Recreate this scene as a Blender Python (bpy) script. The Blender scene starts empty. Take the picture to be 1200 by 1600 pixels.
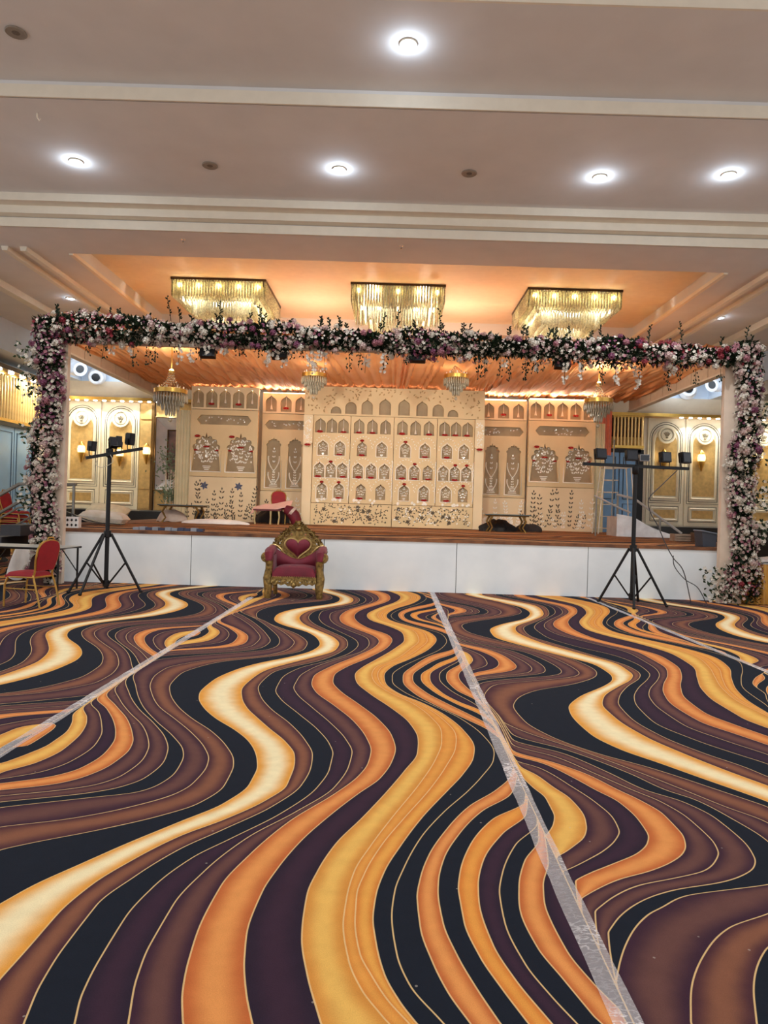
import bpy, math, random
import numpy as np
from math import sin, cos, pi, sqrt, radians, atan2
from mathutils import Vector, Matrix

random.seed(11)
SC = bpy.context.scene
COL = SC.collection

# ---------------------------------------------------------------- camera
F_PX, PX, PY, ROLL, EYE = 1100.0, 612.0, 794.0, radians(1.7), 1.5
cam_data = bpy.data.cameras.new('camera')
cam = bpy.data.objects.new('camera', cam_data)
COL.objects.link(cam)
cam_data.sensor_fit = 'VERTICAL'
cam_data.sensor_height = 36.0
cam_data.lens = F_PX / 1600 * 36.0
cam_data.shift_x = -(PX - 600) / 1600
cam_data.shift_y = (PY - 800) / 1600
cam_data.clip_end = 200
cam.matrix_world = Matrix.Translation((0, 0, EYE)) @ Matrix.Rotation(pi / 2, 4, 'X') @ Matrix.Rotation(ROLL, 4, 'Z')
SC.camera = cam

# ---------------------------------------------------------------- world, exposure
world = bpy.data.worlds.new('world')
SC.world = world
world.use_nodes = True
world.node_tree.nodes['Background'].inputs[0].default_value = (0.97, 0.98, 1.0, 1)
world.node_tree.nodes['Background'].inputs[1].default_value = 0.95
SC.view_settings.view_transform = 'Standard'
SC.view_settings.look = 'None'
SC.view_settings.gamma = 1
SC.view_settings.use_curve_mapping = False
SC.view_settings.exposure = 0.12


def lamp(name, kind, loc, power, col=(1, 1, 1), size=0.1, aim=None, size_y=None, spot=None):
    d = bpy.data.lights.new(name, kind)
    d.energy = power
    d.color = col
    if kind == 'AREA':
        d.size = size
        if size_y:
            d.shape = 'RECTANGLE'
            d.size_y = size_y
    else:
        d.shadow_soft_size = size
    if spot:
        d.spot_size = spot
        d.spot_blend = 0.6
    o = bpy.data.objects.new(name, d)
    COL.objects.link(o)
    o.location = loc
    if aim is not None:
        o.rotation_euler = Vector(aim).to_track_quat('-Z', 'Y').to_euler()
    return o


# unseen area lights added around the camera, standing in for the hall's other downlights
lamp('hall_fill_light', 'AREA', (-5, 4.2, 6.7), 130, (1, 0.95, 0.88), 3.0, (0, 0, -1), 1.2)
lamp('hall_fill_light', 'AREA', (5, 4.2, 6.7), 130, (1, 0.95, 0.88), 3.0, (0, 0, -1), 1.2)
lamp('hall_fill_light', 'AREA', (0, -1.5, 6.6), 160, (1, 0.95, 0.88), 8.0, (0, 0.25, -1), 1.5)

# ---------------------------------------------------------------- materials


def lin(c):
    return tuple(((x / 255 / 12.92) if x <= 10 else ((x / 255 + 0.055) / 1.055) ** 2.4) for x in c)


MATS = {}


def mat(name, rgb, rough=0.6, metal=0.0, var=0.1, scale=6.0, bump=0.0, emit=0.0, rgb2=None, spec=0.5, alpha=None, sheen=0, transl=0):
    if name in MATS:
        return MATS[name]
    m = bpy.data.materials.new(name)
    m.use_nodes = True
    nt = m.node_tree
    b = nt.nodes['Principled BSDF']
    c = lin(rgb)
    c2 = lin(rgb2) if rgb2 else tuple(max(0, x * (1 - var * 2)) for x in c)
    tc = nt.nodes.new('ShaderNodeTexCoord')
    n = nt.nodes.new('ShaderNodeTexNoise')
    n.inputs['Scale'].default_value = scale
    n.inputs['Detail'].default_value = 4
    nt.links.new(tc.outputs['Object'], n.inputs['Vector'])
    r = nt.nodes.new('ShaderNodeValToRGB')
    r.color_ramp.elements[0].position = 0.3
    r.color_ramp.elements[1].position = 0.7
    r.color_ramp.elements[0].color = (*c2, 1)
    r.color_ramp.elements[1].color = (*c, 1)
    nt.links.new(n.outputs['Fac'], r.inputs['Fac'])
    nt.links.new(r.outputs['Color'], b.inputs['Base Color'])
    b.inputs['Roughness'].default_value = rough
    b.inputs['Metallic'].default_value = metal
    b.inputs['Specular IOR Level'].default_value = spec
    if bump:
        bp = nt.nodes.new('ShaderNodeBump')
        bp.inputs['Strength'].default_value = bump
        bp.inputs['Distance'].default_value = 0.02
        nt.links.new(n.outputs['Fac'], bp.inputs['Height'])
        nt.links.new(bp.outputs['Normal'], b.inputs['Normal'])
    if emit:
        b.inputs['Emission Color'].default_value = (*c, 1)
        b.inputs['Emission Strength'].default_value = emit
    if sheen:
        b.inputs['Sheen Weight'].default_value = sheen
    if transl:
        t = nt.nodes.new('ShaderNodeBsdfTranslucent')
        nt.links.new(r.outputs['Color'], t.inputs['Color'])
        mx = nt.nodes.new('ShaderNodeMixShader')
        mx.inputs[0].default_value = transl
        nt.links.new(b.outputs[0], mx.inputs[1])
        nt.links.new(t.outputs[0], mx.inputs[2])
        nt.links.new(mx.outputs[0], nt.nodes['Material Output'].inputs[0])
    if alpha is not None:
        t = nt.nodes.new('ShaderNodeBsdfTransparent')
        mx = nt.nodes.new('ShaderNodeMixShader')
        mx.inputs[0].default_value = alpha
        nt.links.new(t.outputs[0], mx.inputs[1])
        nt.links.new(b.outputs[0], mx.inputs[2])
        nt.links.new(mx.outputs[0], nt.nodes['Material Output'].inputs[0])
    MATS[name] = m
    return m


# ---------------------------------------------------------------- helpers


def at(px, py, Y):
    """floor-plan point (X, Z) that stands at distance Y along the sight line of an image point"""
    dx, v = px - PX, py - PY
    u, w = dx * cos(ROLL) + v * sin(ROLL), v * cos(ROLL) - dx * sin(ROLL)
    return u * Y / F_PX, EYE - w * Y / F_PX


class MB:
    def __init__(self):
        self.v, self.f = [], []

    def add(self, vs, fs):
        o = len(self.v)
        self.v += [tuple(p) for p in vs]
        self.f += [tuple(i + o for i in f) for f in fs]
        return self

    def box(self, c, s, rz=0.0, m=None):
        hx, hy, hz = s[0] / 2, s[1] / 2, s[2] / 2
        vs = [Vector((x, y, z)) for x in (-hx, hx) for y in (-hy, hy) for z in (-hz, hz)]
        if m is None:
            m = Matrix.Rotation(rz, 3, 'Z')
        vs = [m @ p + Vector(c) for p in vs]
        return self.add(vs, [(0, 1, 3, 2), (4, 6, 7, 5), (0, 4, 5, 1), (2, 3, 7, 6), (0, 2, 6, 4), (1, 5, 7, 3)])

    def span(self, a, b):
        return self.box([(a[i] + b[i]) / 2 for i in range(3)], [abs(b[i] - a[i]) for i in range(3)])

    def tube(self, pts, r, n=8, caps=True, flat=1.0):
        pts = [Vector(p) for p in pts]
        rs = r if isinstance(r, (list, tuple)) else [r] * len(pts)
        vs, fs = [], []
        up = Vector((0.13, 0.21, 1)).normalized()
        a = None
        for i, p in enumerate(pts):
            t = (pts[min(i + 1, len(pts) - 1)] - pts[max(i - 1, 0)]).normalized()
            if a is None:
                a = t.cross(up)
                if a.length < 0.2:
                    a = t.cross(Vector((1, 0.1, 0)))
            a = (a - t * a.dot(t)).normalized()
            b = t.cross(a)
            for k in range(n):
                th = 2 * pi * k / n
                vs.append(p + a * (cos(th) * rs[i]) + b * (sin(th) * rs[i] * flat))
        for i in range(len(pts) - 1):
            for k in range(n):
                fs.append((i * n + k, i * n + (k + 1) % n, (i + 1) * n + (k + 1) % n, (i + 1) * n + k))
        if caps:
            fs.append(tuple(range(n))[::-1])
            fs.append(tuple((len(pts) - 1) * n + k for k in range(n)))
        return self.add(vs, fs)

    def lathe(self, prof, c=(0, 0, 0), n=16, m=None):
        vs, fs = [], []
        m = m or Matrix.Identity(3)
        for (r, z) in prof:
            for k in range(n):
                th = 2 * pi * k / n
                vs.append(m @ Vector((r * cos(th), r * sin(th), z)) + Vector(c))
        for i in range(len(prof) - 1):
            for k in range(n):
                fs.append((i * n + k, i * n + (k + 1) % n, (i + 1) * n + (k + 1) % n, (i + 1) * n + k))
        fs.append(tuple(range(n))[::-1])
        fs.append(tuple((len(prof) - 1) * n + k for k in range(n)))
        return self.add(vs, fs)

    def ball(self, c, r, n=8, m=6, sq=(1, 1, 1)):
        vs = [(c[0], c[1], c[2] + r * sq[2])]
        for i in range(1, m):
            ph = pi * i / m
            for k in range(n):
                th = 2 * pi * k / n
                vs.append((c[0] + r * sq[0] * sin(ph) * cos(th), c[1] + r * sq[1] * sin(ph) * sin(th), c[2] + r * sq[2] * cos(ph)))
        vs.append((c[0], c[1], c[2] - r * sq[2]))
        fs = [(0, 1 + k, 1 + (k + 1) % n) for k in range(n)]
        for i in range(m - 2):
            for k in range(n):
                a, b = 1 + i * n, 1 + (i + 1) * n
                fs.append((a + k, b + k, b + (k + 1) % n, a + (k + 1) % n))
        e, l = len(vs) - 1, 1 + (m - 2) * n
        fs += [(e, l + (k + 1) % n, l + k) for k in range(n)]
        return self.add(vs, fs)

    def grid(self, fn, nu, nv, thick=0.0):
        """surface fn(u,v) -> point, u,v in 0..1; with thickness when asked"""
        vs = [fn(i / nu, j / nv) for j in range(nv + 1) for i in range(nu + 1)]
        w = nu + 1
        fs = [(j * w + i, j * w + i + 1, (j + 1) * w + i + 1, (j + 1) * w + i) for j in range(nv) for i in range(nu)]
        if thick:
            n0 = len(vs)
            vs = vs + [(p[0], p[1], p[2] - thick) for p in vs]
            fs = fs + [tuple(q + n0 for q in f[::-1]) for f in fs]
            rim = [i for i in range(w)] + [j * w + nu for j in range(1, nv + 1)] + [nv * w + i for i in range(nu - 1, -1, -1)] + [j * w for j in range(nv - 1, 0, -1)]
            for a, b in zip(rim, rim[1:] + rim[:1]):
                fs.append((a, a + n0, b + n0, b))
        return self.add(vs, fs)

    def prism(self, out, y0, y1):
        """convex-ish outline [(x,z)] extruded along y"""
        n = len(out)
        vs = [(x, y0, z) for x, z in out] + [(x, y1, z) for x, z in out]
        fs = [tuple(range(n)), tuple(range(2 * n - 1, n - 1, -1))] + [(i, i + n, (i + 1) % n + n, (i + 1) % n) for i in range(n)]
        return self.add(vs, fs)

    def leaf(self, c, d, wd, up):
        """a pointed leaf: 2 triangles folded along its rib"""
        c, d = Vector(c), Vector(d)
        s = d.cross(up)
        if s.length < 1e-4:
            s = Vector((1, 0, 0))
        s = s.normalized() * wd
        mid = c + d * 0.5
        fold = s.cross(d).normalized() * wd * 0.35
        self.add([c, mid + s + fold, c + d, mid - s + fold], [(0, 1, 2), (0, 2, 3)])
        return self

    def mesh(self, name, m):
        me = bpy.data.meshes.new(name)
        me.from_pydata(self.v, [], self.f)
        me.materials.append(m)
        me.update()
        return me

    def build(self, name, m, parent=None, smooth=False, kind=None):
        return link(name, self.mesh(name, m), parent, smooth, kind)


def smooth_mesh(me, ang=40):
    me.polygons.foreach_set('use_smooth', [True] * len(me.polygons))
    try:
        me.set_sharp_from_angle(angle=radians(ang))
    except Exception:
        pass


def link(name, me, parent=None, smooth=False, kind=None, loc=None, rot=None, scale=None):
    o = bpy.data.objects.new(name, me)
    COL.objects.link(o)
    if smooth:
        smooth_mesh(me)
    if parent is not None:
        o.parent = parent
    if kind:
        o['kind'] = kind
    if loc is not None:
        o.location = loc
    if rot is not None:
        o.rotation_euler = rot
    if scale is not None:
        o.scale = scale
    return o


def thing(name, label, cat, loc=(0, 0, 0), rz=0.0, group=None):
    o = bpy.data.objects.new(name, None)
    COL.objects.link(o)
    o.empty_display_size = 0.1
    o.location = loc
    o.rotation_euler = (0, 0, rz)
    o['label'] = label
    o['category'] = cat
    if group:
        o['group'] = group
    return o


def tag(o, label, cat, group=None):
    o['label'] = label
    o['category'] = cat
    if group:
        o['group'] = group
    return o


def dup(root, loc=None, rz=None, label=None):
    r = root.copy()
    COL.objects.link(r)
    if loc is not None:
        r.location = loc
    if rz is not None:
        r.rotation_euler = (0, 0, rz)
    if label:
        r['label'] = label
    for ch in list(root.children):
        c = ch.copy()
        COL.objects.link(c)
        c.parent = r
        for g in list(ch.children):
            d = g.copy()
            COL.objects.link(d)
            d.parent = c
    return r


def structure(name, mb, m, parent=None, smooth=False):
    o = mb.build(name, m, parent, smooth)
    if parent is None:
        o['kind'] = 'structure'
    return o


def plate_mesh(name, outer, holes, thick, m):
    """flat plate in the XZ plane with holes cut through it, front face at y=0, back at y=thick"""
    cu = bpy.data.curves.new(name, 'CURVE')
    cu.dimensions = '2D'
    cu.fill_mode = 'BOTH'
    cu.extrude = thick / 2
    for poly in [outer] + list(holes):
        sp = cu.splines.new('POLY')
        sp.points.add(len(poly) - 1)
        for p, (x, z) in zip(sp.points, poly):
            p.co = (x, z, 0, 1)
        sp.use_cyclic_u = True
    o = bpy.data.objects.new(name, cu)
    COL.objects.link(o)
    dg = bpy.context.evaluated_depsgraph_get()
    me = bpy.data.meshes.new_from_object(o.evaluated_get(dg))
    bpy.data.objects.remove(o)
    bpy.data.curves.remove(cu)
    # curve plane (x,y) -> world (x,z); extrusion along y
    me.transform(Matrix(((1, 0, 0, 0), (0, 0, -1, thick / 2), (0, 1, 0, 0), (0, 0, 0, 1))))
    me.materials.clear()
    me.materials.append(m)
    me.name = name
    return me


def arch_pts(cx, z0, w, h, kind='ogee', n=6):
    """outline of a niche: flat bottom z0, width w, total height h"""
    hw = w / 2
    pts = [(cx - hw, z0), (cx + hw, z0)]
    if kind == 'ogee':
        zs = z0 + h - w * 0.62
        side = [(hw, zs), (hw * 0.98, zs + w * 0.14), (hw * 0.78, zs + w * 0.30), (hw * 0.45, zs + w * 0.42), (hw * 0.18, zs + w * 0.50)]
    elif kind == 'round':
        zs = z0 + h - hw
        side = [(hw * cos(t), zs + hw * sin(t)) for t in [pi / 2 * i / n for i in range(n)]]
        pts += [(cx + x, z) for x, z in side] + [(cx, z0 + h)] + [(cx - x, z) for x, z in side[::-1]]
        return pts
    else:   # cusped, with lobes
        zs = z0 + h - w * 0.62
        side = []
        for a0, a1, rr in ((0.0, 0.32, 1.0), (0.34, 0.66, 0.95), (0.68, 0.94, 0.92)):
            for k in range(5):
                t = a0 + (a1 - a0) * k / 4
                th = t * pi / 2
                bul = 0.86 + 0.14 * sin(pi * k / 4)
                side.append((hw * cos(th) * bul, zs + w * 0.5 * sin(th) * bul * 1.02))
    pts += [(cx + x, z) for x, z in side] + [(cx, z0 + h)] + [(cx - x, z) for x, z in side[::-1]]
    return pts
STRIP_M = {'a':'4.20,-2.188 4.26,-2.158 4.40,-2.152 4.56,-2.155 4.72,-2.198',
'b':'3.95,-2.153 4.12,-2.086 4.29,-2.042 4.48,-2.043 4.71,-2.095 4.95,-2.183 7.57,-2.263 7.63,-2.168 7.87,-2.067 8.15,-2.069 8.48,-2.185',
'c':'3.83,-2.086 4.00,-1.965 4.20,-1.921 4.42,-1.933 4.65,-1.980 4.85,-2.057 5.11,-2.185 7.41,-2.205 7.50,-2.036 7.78,-1.929 8.09,-1.935 8.38,-2.028 8.62,-2.183 11.23,-2.019 11.74,-1.953 12.31,-2.272',
'd':'3.74,-2.038 3.86,-1.871 4.02,-1.790 4.23,-1.765 4.47,-1.804 4.72,-1.902 4.96,-2.019 5.24,-2.187 7.20,-2.215 7.41,-1.944 7.65,-1.778 7.99,-1.802 8.39,-1.932 8.91,-2.201 11.18,-1.907 11.68,-1.857 12.42,-2.214',
'e':'3.68,-2.006 3.80,-1.782 3.93,-1.688 4.13,-1.654 4.36,-1.679 4.56,-1.744 4.77,-1.839 5.06,-2.004 5.35,-2.188 7.13,-2.220 7.33,-1.815 7.56,-1.667 7.93,-1.687 8.44,-1.891 9.06,-2.214 11.11,-1.845 11.62,-1.752 12.53,-2.166',
'f':'3.60,-1.957 3.70,-1.720 3.81,-1.615 3.99,-1.547 4.18,-1.532 4.37,-1.564 4.52,-1.621 4.84,-1.777 5.15,-1.977 5.48,-2.169 7.07,-2.238 7.17,-1.990 7.31,-1.678 7.58,-1.534 7.95,-1.575 8.46,-1.817 9.07,-2.175 11.22,-1.711 11.65,-1.619 12.56,-2.057',
'g':'3.53,-1.918 3.62,-1.663 3.71,-1.505 3.85,-1.424 4.05,-1.399 4.26,-1.429 4.43,-1.488 4.71,-1.626 4.98,-1.810 5.30,-2.003 5.68,-2.176 6.94,-2.241 7.08,-1.964 7.22,-1.611 7.45,-1.427 7.78,-1.420 8.45,-1.600 9.17,-1.916 9.91,-2.254 11.17,-1.601 11.69,-1.465 12.59,-1.925',
'h':'3.46,-1.881 3.60,-1.499 3.68,-1.378 3.82,-1.292 4.01,-1.268 4.24,-1.305 4.47,-1.394 4.76,-1.565 5.08,-1.782 5.48,-1.999 5.98,-2.195 6.82,-2.233 6.96,-1.930 7.14,-1.527 7.37,-1.309 7.69,-1.284 8.06,-1.378 8.81,-1.655 9.44,-1.947 10.10,-2.270 11.12,-1.492 11.72,-1.341 12.62,-1.815',
'i':'3.40,-1.845 3.55,-1.448 3.62,-1.270 3.74,-1.186 3.89,-1.156 4.09,-1.172 4.25,-1.215 4.51,-1.358 4.79,-1.553 5.15,-1.777 5.68,-2.020 6.16,-2.192 6.63,-2.198 6.87,-1.905 7.08,-1.514 7.28,-1.227 7.53,-1.167 7.82,-1.200 8.48,-1.414 9.21,-1.731 9.99,-2.155 10.57,-2.300 11.14,-1.394 11.74,-1.237 12.64,-1.726',
'j':'3.20,-1.736 3.29,-1.489 3.44,-1.244 3.63,-1.061 3.75,-1.019 3.95,-1.005 4.11,-1.025 4.31,-1.101 4.58,-1.256 4.87,-1.457 5.16,-1.664 5.50,-1.831 5.79,-1.940 6.12,-1.997 6.39,-1.984 6.47,-1.928 6.69,-1.750 6.84,-1.480 6.93,-1.291 7.07,-1.145 7.38,-1.022 7.66,-1.014 8.02,-1.116 8.71,-1.421 9.31,-1.751 9.49,-1.975 9.83,-2.056 10.36,-1.972 11.18,-1.196 11.78,-1.101 12.76,-1.661',
'k':'2.99,-1.623 3.06,-1.519 3.19,-1.298 3.36,-1.061 3.51,-0.920 3.74,-0.846 3.96,-0.853 4.12,-0.882 4.36,-0.982 4.63,-1.143 4.89,-1.344 5.18,-1.532 5.53,-1.697 5.81,-1.778 6.16,-1.800 6.42,-1.720 6.69,-1.549 6.87,-1.280 7.09,-1.000 7.33,-0.869 7.61,-0.869 8.16,-1.032 8.67,-1.368 9.16,-1.681 9.53,-1.792 9.87,-1.832 10.41,-1.726 10.84,-1.356 11.15,-0.990 11.57,-0.913 12.13,-1.114 12.78,-1.583',
'l':'2.59,-1.400 2.72,-1.344 2.89,-1.237 3.08,-1.111 3.30,-0.951 3.52,-0.795 3.77,-0.717 3.95,-0.716 4.13,-0.745 4.29,-0.791 4.47,-0.869 4.67,-0.997 4.91,-1.184 5.19,-1.349 5.41,-1.437 5.64,-1.478 5.95,-1.466 6.34,-1.369 6.62,-1.232 6.94,-0.978 7.28,-0.783 7.60,-0.729 7.88,-0.773 8.38,-0.962 8.78,-1.305 9.20,-1.495 9.64,-1.524 10.30,-1.313 10.72,-0.950 11.12,-0.785 11.68,-0.805 12.14,-1.081 12.71,-1.481',
'm':'2.19,-1.174 2.35,-1.167 2.54,-1.162 2.73,-1.127 2.95,-1.033 3.16,-0.909 3.34,-0.752 3.57,-0.596 3.77,-0.518 3.99,-0.515 4.23,-0.540 4.45,-0.623 4.73,-0.782 4.97,-0.913 5.16,-1.012 5.45,-1.115 5.77,-1.174 6.13,-1.148 6.35,-1.105 6.72,-0.903 7.04,-0.692 7.32,-0.548 7.66,-0.527 8.03,-0.605 8.49,-0.844 9.01,-1.103 9.53,-1.203 10.01,-1.157 10.61,-0.814 11.02,-0.577 11.40,-0.567 12.20,-0.832 12.77,-1.222',
'n':'2.01,-1.006 2.18,-1.040 2.35,-1.052 2.60,-1.048 2.81,-0.982 3.04,-0.874 3.24,-0.729 3.50,-0.551 3.77,-0.442 4.01,-0.419 4.24,-0.433 4.50,-0.508 4.84,-0.656 5.18,-0.846 5.52,-0.985 5.85,-1.057 6.31,-1.018 6.50,-0.914 6.84,-0.652 7.29,-0.479 7.57,-0.431 7.93,-0.461 8.43,-0.684 9.04,-0.975 9.55,-1.085 10.03,-1.068 10.56,-0.714 10.96,-0.504 11.43,-0.465 12.14,-0.695 12.71,-1.065',
'o':'2.01,-0.862 2.14,-0.895 2.29,-0.909 2.53,-0.914 2.74,-0.883 2.97,-0.799 3.15,-0.678 3.43,-0.492 3.75,-0.354 4.03,-0.311 4.25,-0.311 4.44,-0.347 4.72,-0.450 5.07,-0.625 5.48,-0.828 5.72,-0.898 6.09,-0.908 6.49,-0.812 6.82,-0.588 7.24,-0.384 7.66,-0.318 7.88,-0.342 8.41,-0.560 9.06,-0.853 9.58,-0.948 10.11,-0.958 10.51,-0.643 10.98,-0.405 11.45,-0.362 12.09,-0.527 12.77,-0.850',
'p':'2.02,-0.712 2.22,-0.758 2.38,-0.773 2.62,-0.769 2.87,-0.718 3.16,-0.607 3.44,-0.430 3.76,-0.263 4.08,-0.204 4.29,-0.197 4.55,-0.253 4.87,-0.376 5.25,-0.552 5.63,-0.718 5.84,-0.768 6.15,-0.767 6.53,-0.681 6.98,-0.457 7.36,-0.257 7.71,-0.201 8.05,-0.226 8.47,-0.433 8.99,-0.683 9.49,-0.793 9.95,-0.816 10.38,-0.588 10.92,-0.343 11.48,-0.248 12.05,-0.339 12.81,-0.678',
'q':'2.03,-0.558 2.16,-0.597 2.31,-0.621 2.52,-0.636 2.76,-0.625 3.01,-0.564 3.33,-0.446 3.69,-0.247 3.93,-0.141 4.13,-0.094 4.34,-0.082 4.58,-0.118 4.93,-0.220 5.30,-0.384 5.70,-0.573 5.97,-0.634 6.19,-0.642 6.55,-0.545 7.10,-0.310 7.62,-0.129 7.91,-0.092 8.18,-0.142 8.66,-0.389 9.15,-0.613 9.63,-0.665 10.12,-0.618 11.01,-0.276 11.50,-0.154 12.08,-0.197 12.76,-0.478',
'r':'2.03,-0.357 2.16,-0.402 2.33,-0.443 2.53,-0.466 2.73,-0.457 2.90,-0.428 3.13,-0.368 3.43,-0.251 3.69,-0.130 3.90,-0.023 4.17,0.045 4.39,0.068 4.64,0.045 5.01,-0.056 5.37,-0.209 5.76,-0.385 6.03,-0.460 6.26,-0.468 6.55,-0.396 7.05,-0.180 7.64,0.010 8.01,0.052 8.33,0.007 8.73,-0.233 9.29,-0.420 9.72,-0.477 10.16,-0.436 11.05,-0.106 11.54,0.024 12.31,-0.011 12.72,-0.245',
's':'2.04,-0.160 2.25,-0.225 2.44,-0.267 2.57,-0.278 2.72,-0.282 2.90,-0.259 3.12,-0.208 3.41,-0.095 3.73,0.021 4.04,0.122 4.32,0.202 4.61,0.217 4.93,0.170 5.27,0.049 5.69,-0.137 6.05,-0.258 6.33,-0.284 6.62,-0.226 6.88,-0.137 7.54,0.079 8.04,0.191 8.45,0.183 8.96,0.004 9.43,-0.256 9.88,-0.306 10.40,-0.192 11.49,0.159 12.00,0.208 12.78,-0.014',
't':'2.07,0.022 2.19,-0.049 2.33,-0.098 2.57,-0.131 2.71,-0.128 2.89,-0.111 3.13,-0.047 3.42,0.048 3.84,0.195 4.22,0.306 4.54,0.367 4.80,0.381 5.09,0.327 5.41,0.217 5.77,0.008 6.07,-0.105 6.35,-0.135 6.66,-0.101 6.91,0.045 7.57,0.251 8.06,0.360 8.56,0.340 9.04,0.151 9.51,-0.120 9.96,-0.155 10.49,-0.051 11.45,0.315 11.96,0.403 12.74,0.195',
'u':'2.05,0.097 2.15,0.031 2.26,-0.021 2.37,-0.063 2.57,-0.089 2.72,-0.091 2.89,-0.066 3.14,0.002 3.40,0.100 3.78,0.251 4.12,0.363 4.46,0.450 4.72,0.473 5.07,0.404 5.43,0.257 5.72,0.086 6.01,-0.048 6.36,-0.083 6.64,-0.046 6.92,0.114 7.58,0.341 8.08,0.456 8.58,0.442 9.00,0.233 9.47,-0.059 9.92,-0.100 10.44,0.007 11.38,0.365 11.98,0.469 12.76,0.300',
'v':'2.05,0.119 2.14,0.070 2.27,0.020 2.44,-0.011 2.58,-0.024 2.72,-0.017 2.90,0.013 3.14,0.087 3.43,0.194 3.77,0.346 4.00,0.448 4.29,0.543 4.52,0.571 4.82,0.531 5.15,0.433 5.46,0.278 5.72,0.097 6.04,-0.010 6.32,-0.024 6.66,0.045 7.02,0.223 7.64,0.468 8.18,0.565 8.63,0.500 9.01,0.274 9.48,0.001 9.81,-0.036 10.38,0.054 11.23,0.402 11.99,0.546 12.70,0.449',
'w':'2.06,0.194 2.22,0.101 2.37,0.062 2.59,0.045 2.76,0.057 2.93,0.093 3.21,0.176 3.49,0.301 3.77,0.455 3.98,0.555 4.25,0.659 4.45,0.687 4.73,0.651 5.07,0.542 5.39,0.363 5.78,0.139 6.09,0.050 6.33,0.050 6.67,0.142 7.03,0.307 7.62,0.585 8.11,0.679 8.52,0.649 8.93,0.378 9.44,0.087 9.82,0.027 10.33,0.120 11.17,0.482 11.93,0.641 12.73,0.566',
'x':'2.06,0.275 2.19,0.220 2.34,0.179 2.52,0.148 2.71,0.143 2.86,0.161 3.05,0.205 3.30,0.300 3.57,0.437 3.79,0.607 4.00,0.722 4.40,0.796 4.81,0.713 5.07,0.575 5.38,0.392 5.73,0.227 6.10,0.144 6.34,0.148 6.74,0.259 7.27,0.474 7.57,0.705 8.09,0.803 8.62,0.679 9.08,0.383 9.51,0.174 9.96,0.135 10.64,0.315 11.22,0.708',
'y':'2.06,0.364 2.21,0.312 2.37,0.266 2.56,0.231 2.72,0.225 2.83,0.232 3.02,0.267 3.26,0.356 3.52,0.496 3.73,0.672 3.88,0.726 4.34,0.806 4.95,0.720 5.15,0.630 5.44,0.480 5.80,0.314 6.16,0.229 6.35,0.235 6.69,0.337 7.06,0.500 7.40,0.718 8.10,0.840 8.89,0.692 9.20,0.471 9.58,0.227 9.98,0.208 10.45,0.377 10.93,0.701',
'z':'2.07,0.445 2.21,0.393 2.37,0.342 2.57,0.309 2.76,0.308 2.91,0.327 3.16,0.398 3.43,0.537 3.65,0.736 4.29,0.816 5.16,0.706 5.45,0.545 5.81,0.388 6.19,0.304 6.38,0.312 6.68,0.427 6.85,0.487 7.24,0.710 8.10,0.855 9.13,0.667 9.60,0.350 9.99,0.299 10.33,0.430 10.58,0.680',
'aa':'2.07,0.515 2.26,0.441 2.44,0.395 2.65,0.378 2.81,0.390 3.02,0.437 3.28,0.561 3.50,0.713 4.23,0.814 5.28,0.716 5.49,0.584 5.78,0.454 6.18,0.382 6.42,0.395 6.75,0.523 7.09,0.708 8.10,0.870 9.28,0.661 9.56,0.445 9.89,0.386 10.21,0.472 10.38,0.668',
'ab':'2.07,0.591 2.19,0.539 2.34,0.488 2.56,0.458 2.75,0.467 2.92,0.504 3.17,0.601 3.41,0.751 4.18,0.816 5.38,0.710 5.87,0.530 6.21,0.468 6.45,0.485 6.76,0.598 7.00,0.713 8.11,0.885 9.38,0.651 9.63,0.526 9.92,0.504 10.13,0.671',
'ac':'2.10,0.651 2.27,0.597 2.43,0.548 2.62,0.528 2.82,0.555 3.03,0.618 3.23,0.720 4.13,0.818 5.56,0.717 5.87,0.584 6.22,0.531 6.46,0.550 6.60,0.590 6.88,0.721 8.11,0.900 9.39,0.685 9.65,0.597 9.87,0.574 10.01,0.682',
'ad':'2.14,0.734 2.26,0.687 2.42,0.645 2.65,0.629 2.83,0.654 3.04,0.721 4.08,0.816 5.75,0.724 5.95,0.683 6.28,0.644 6.48,0.663 6.72,0.748 8.11,0.915 9.61,0.682 9.82,0.634 9.95,0.705',
}
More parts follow.
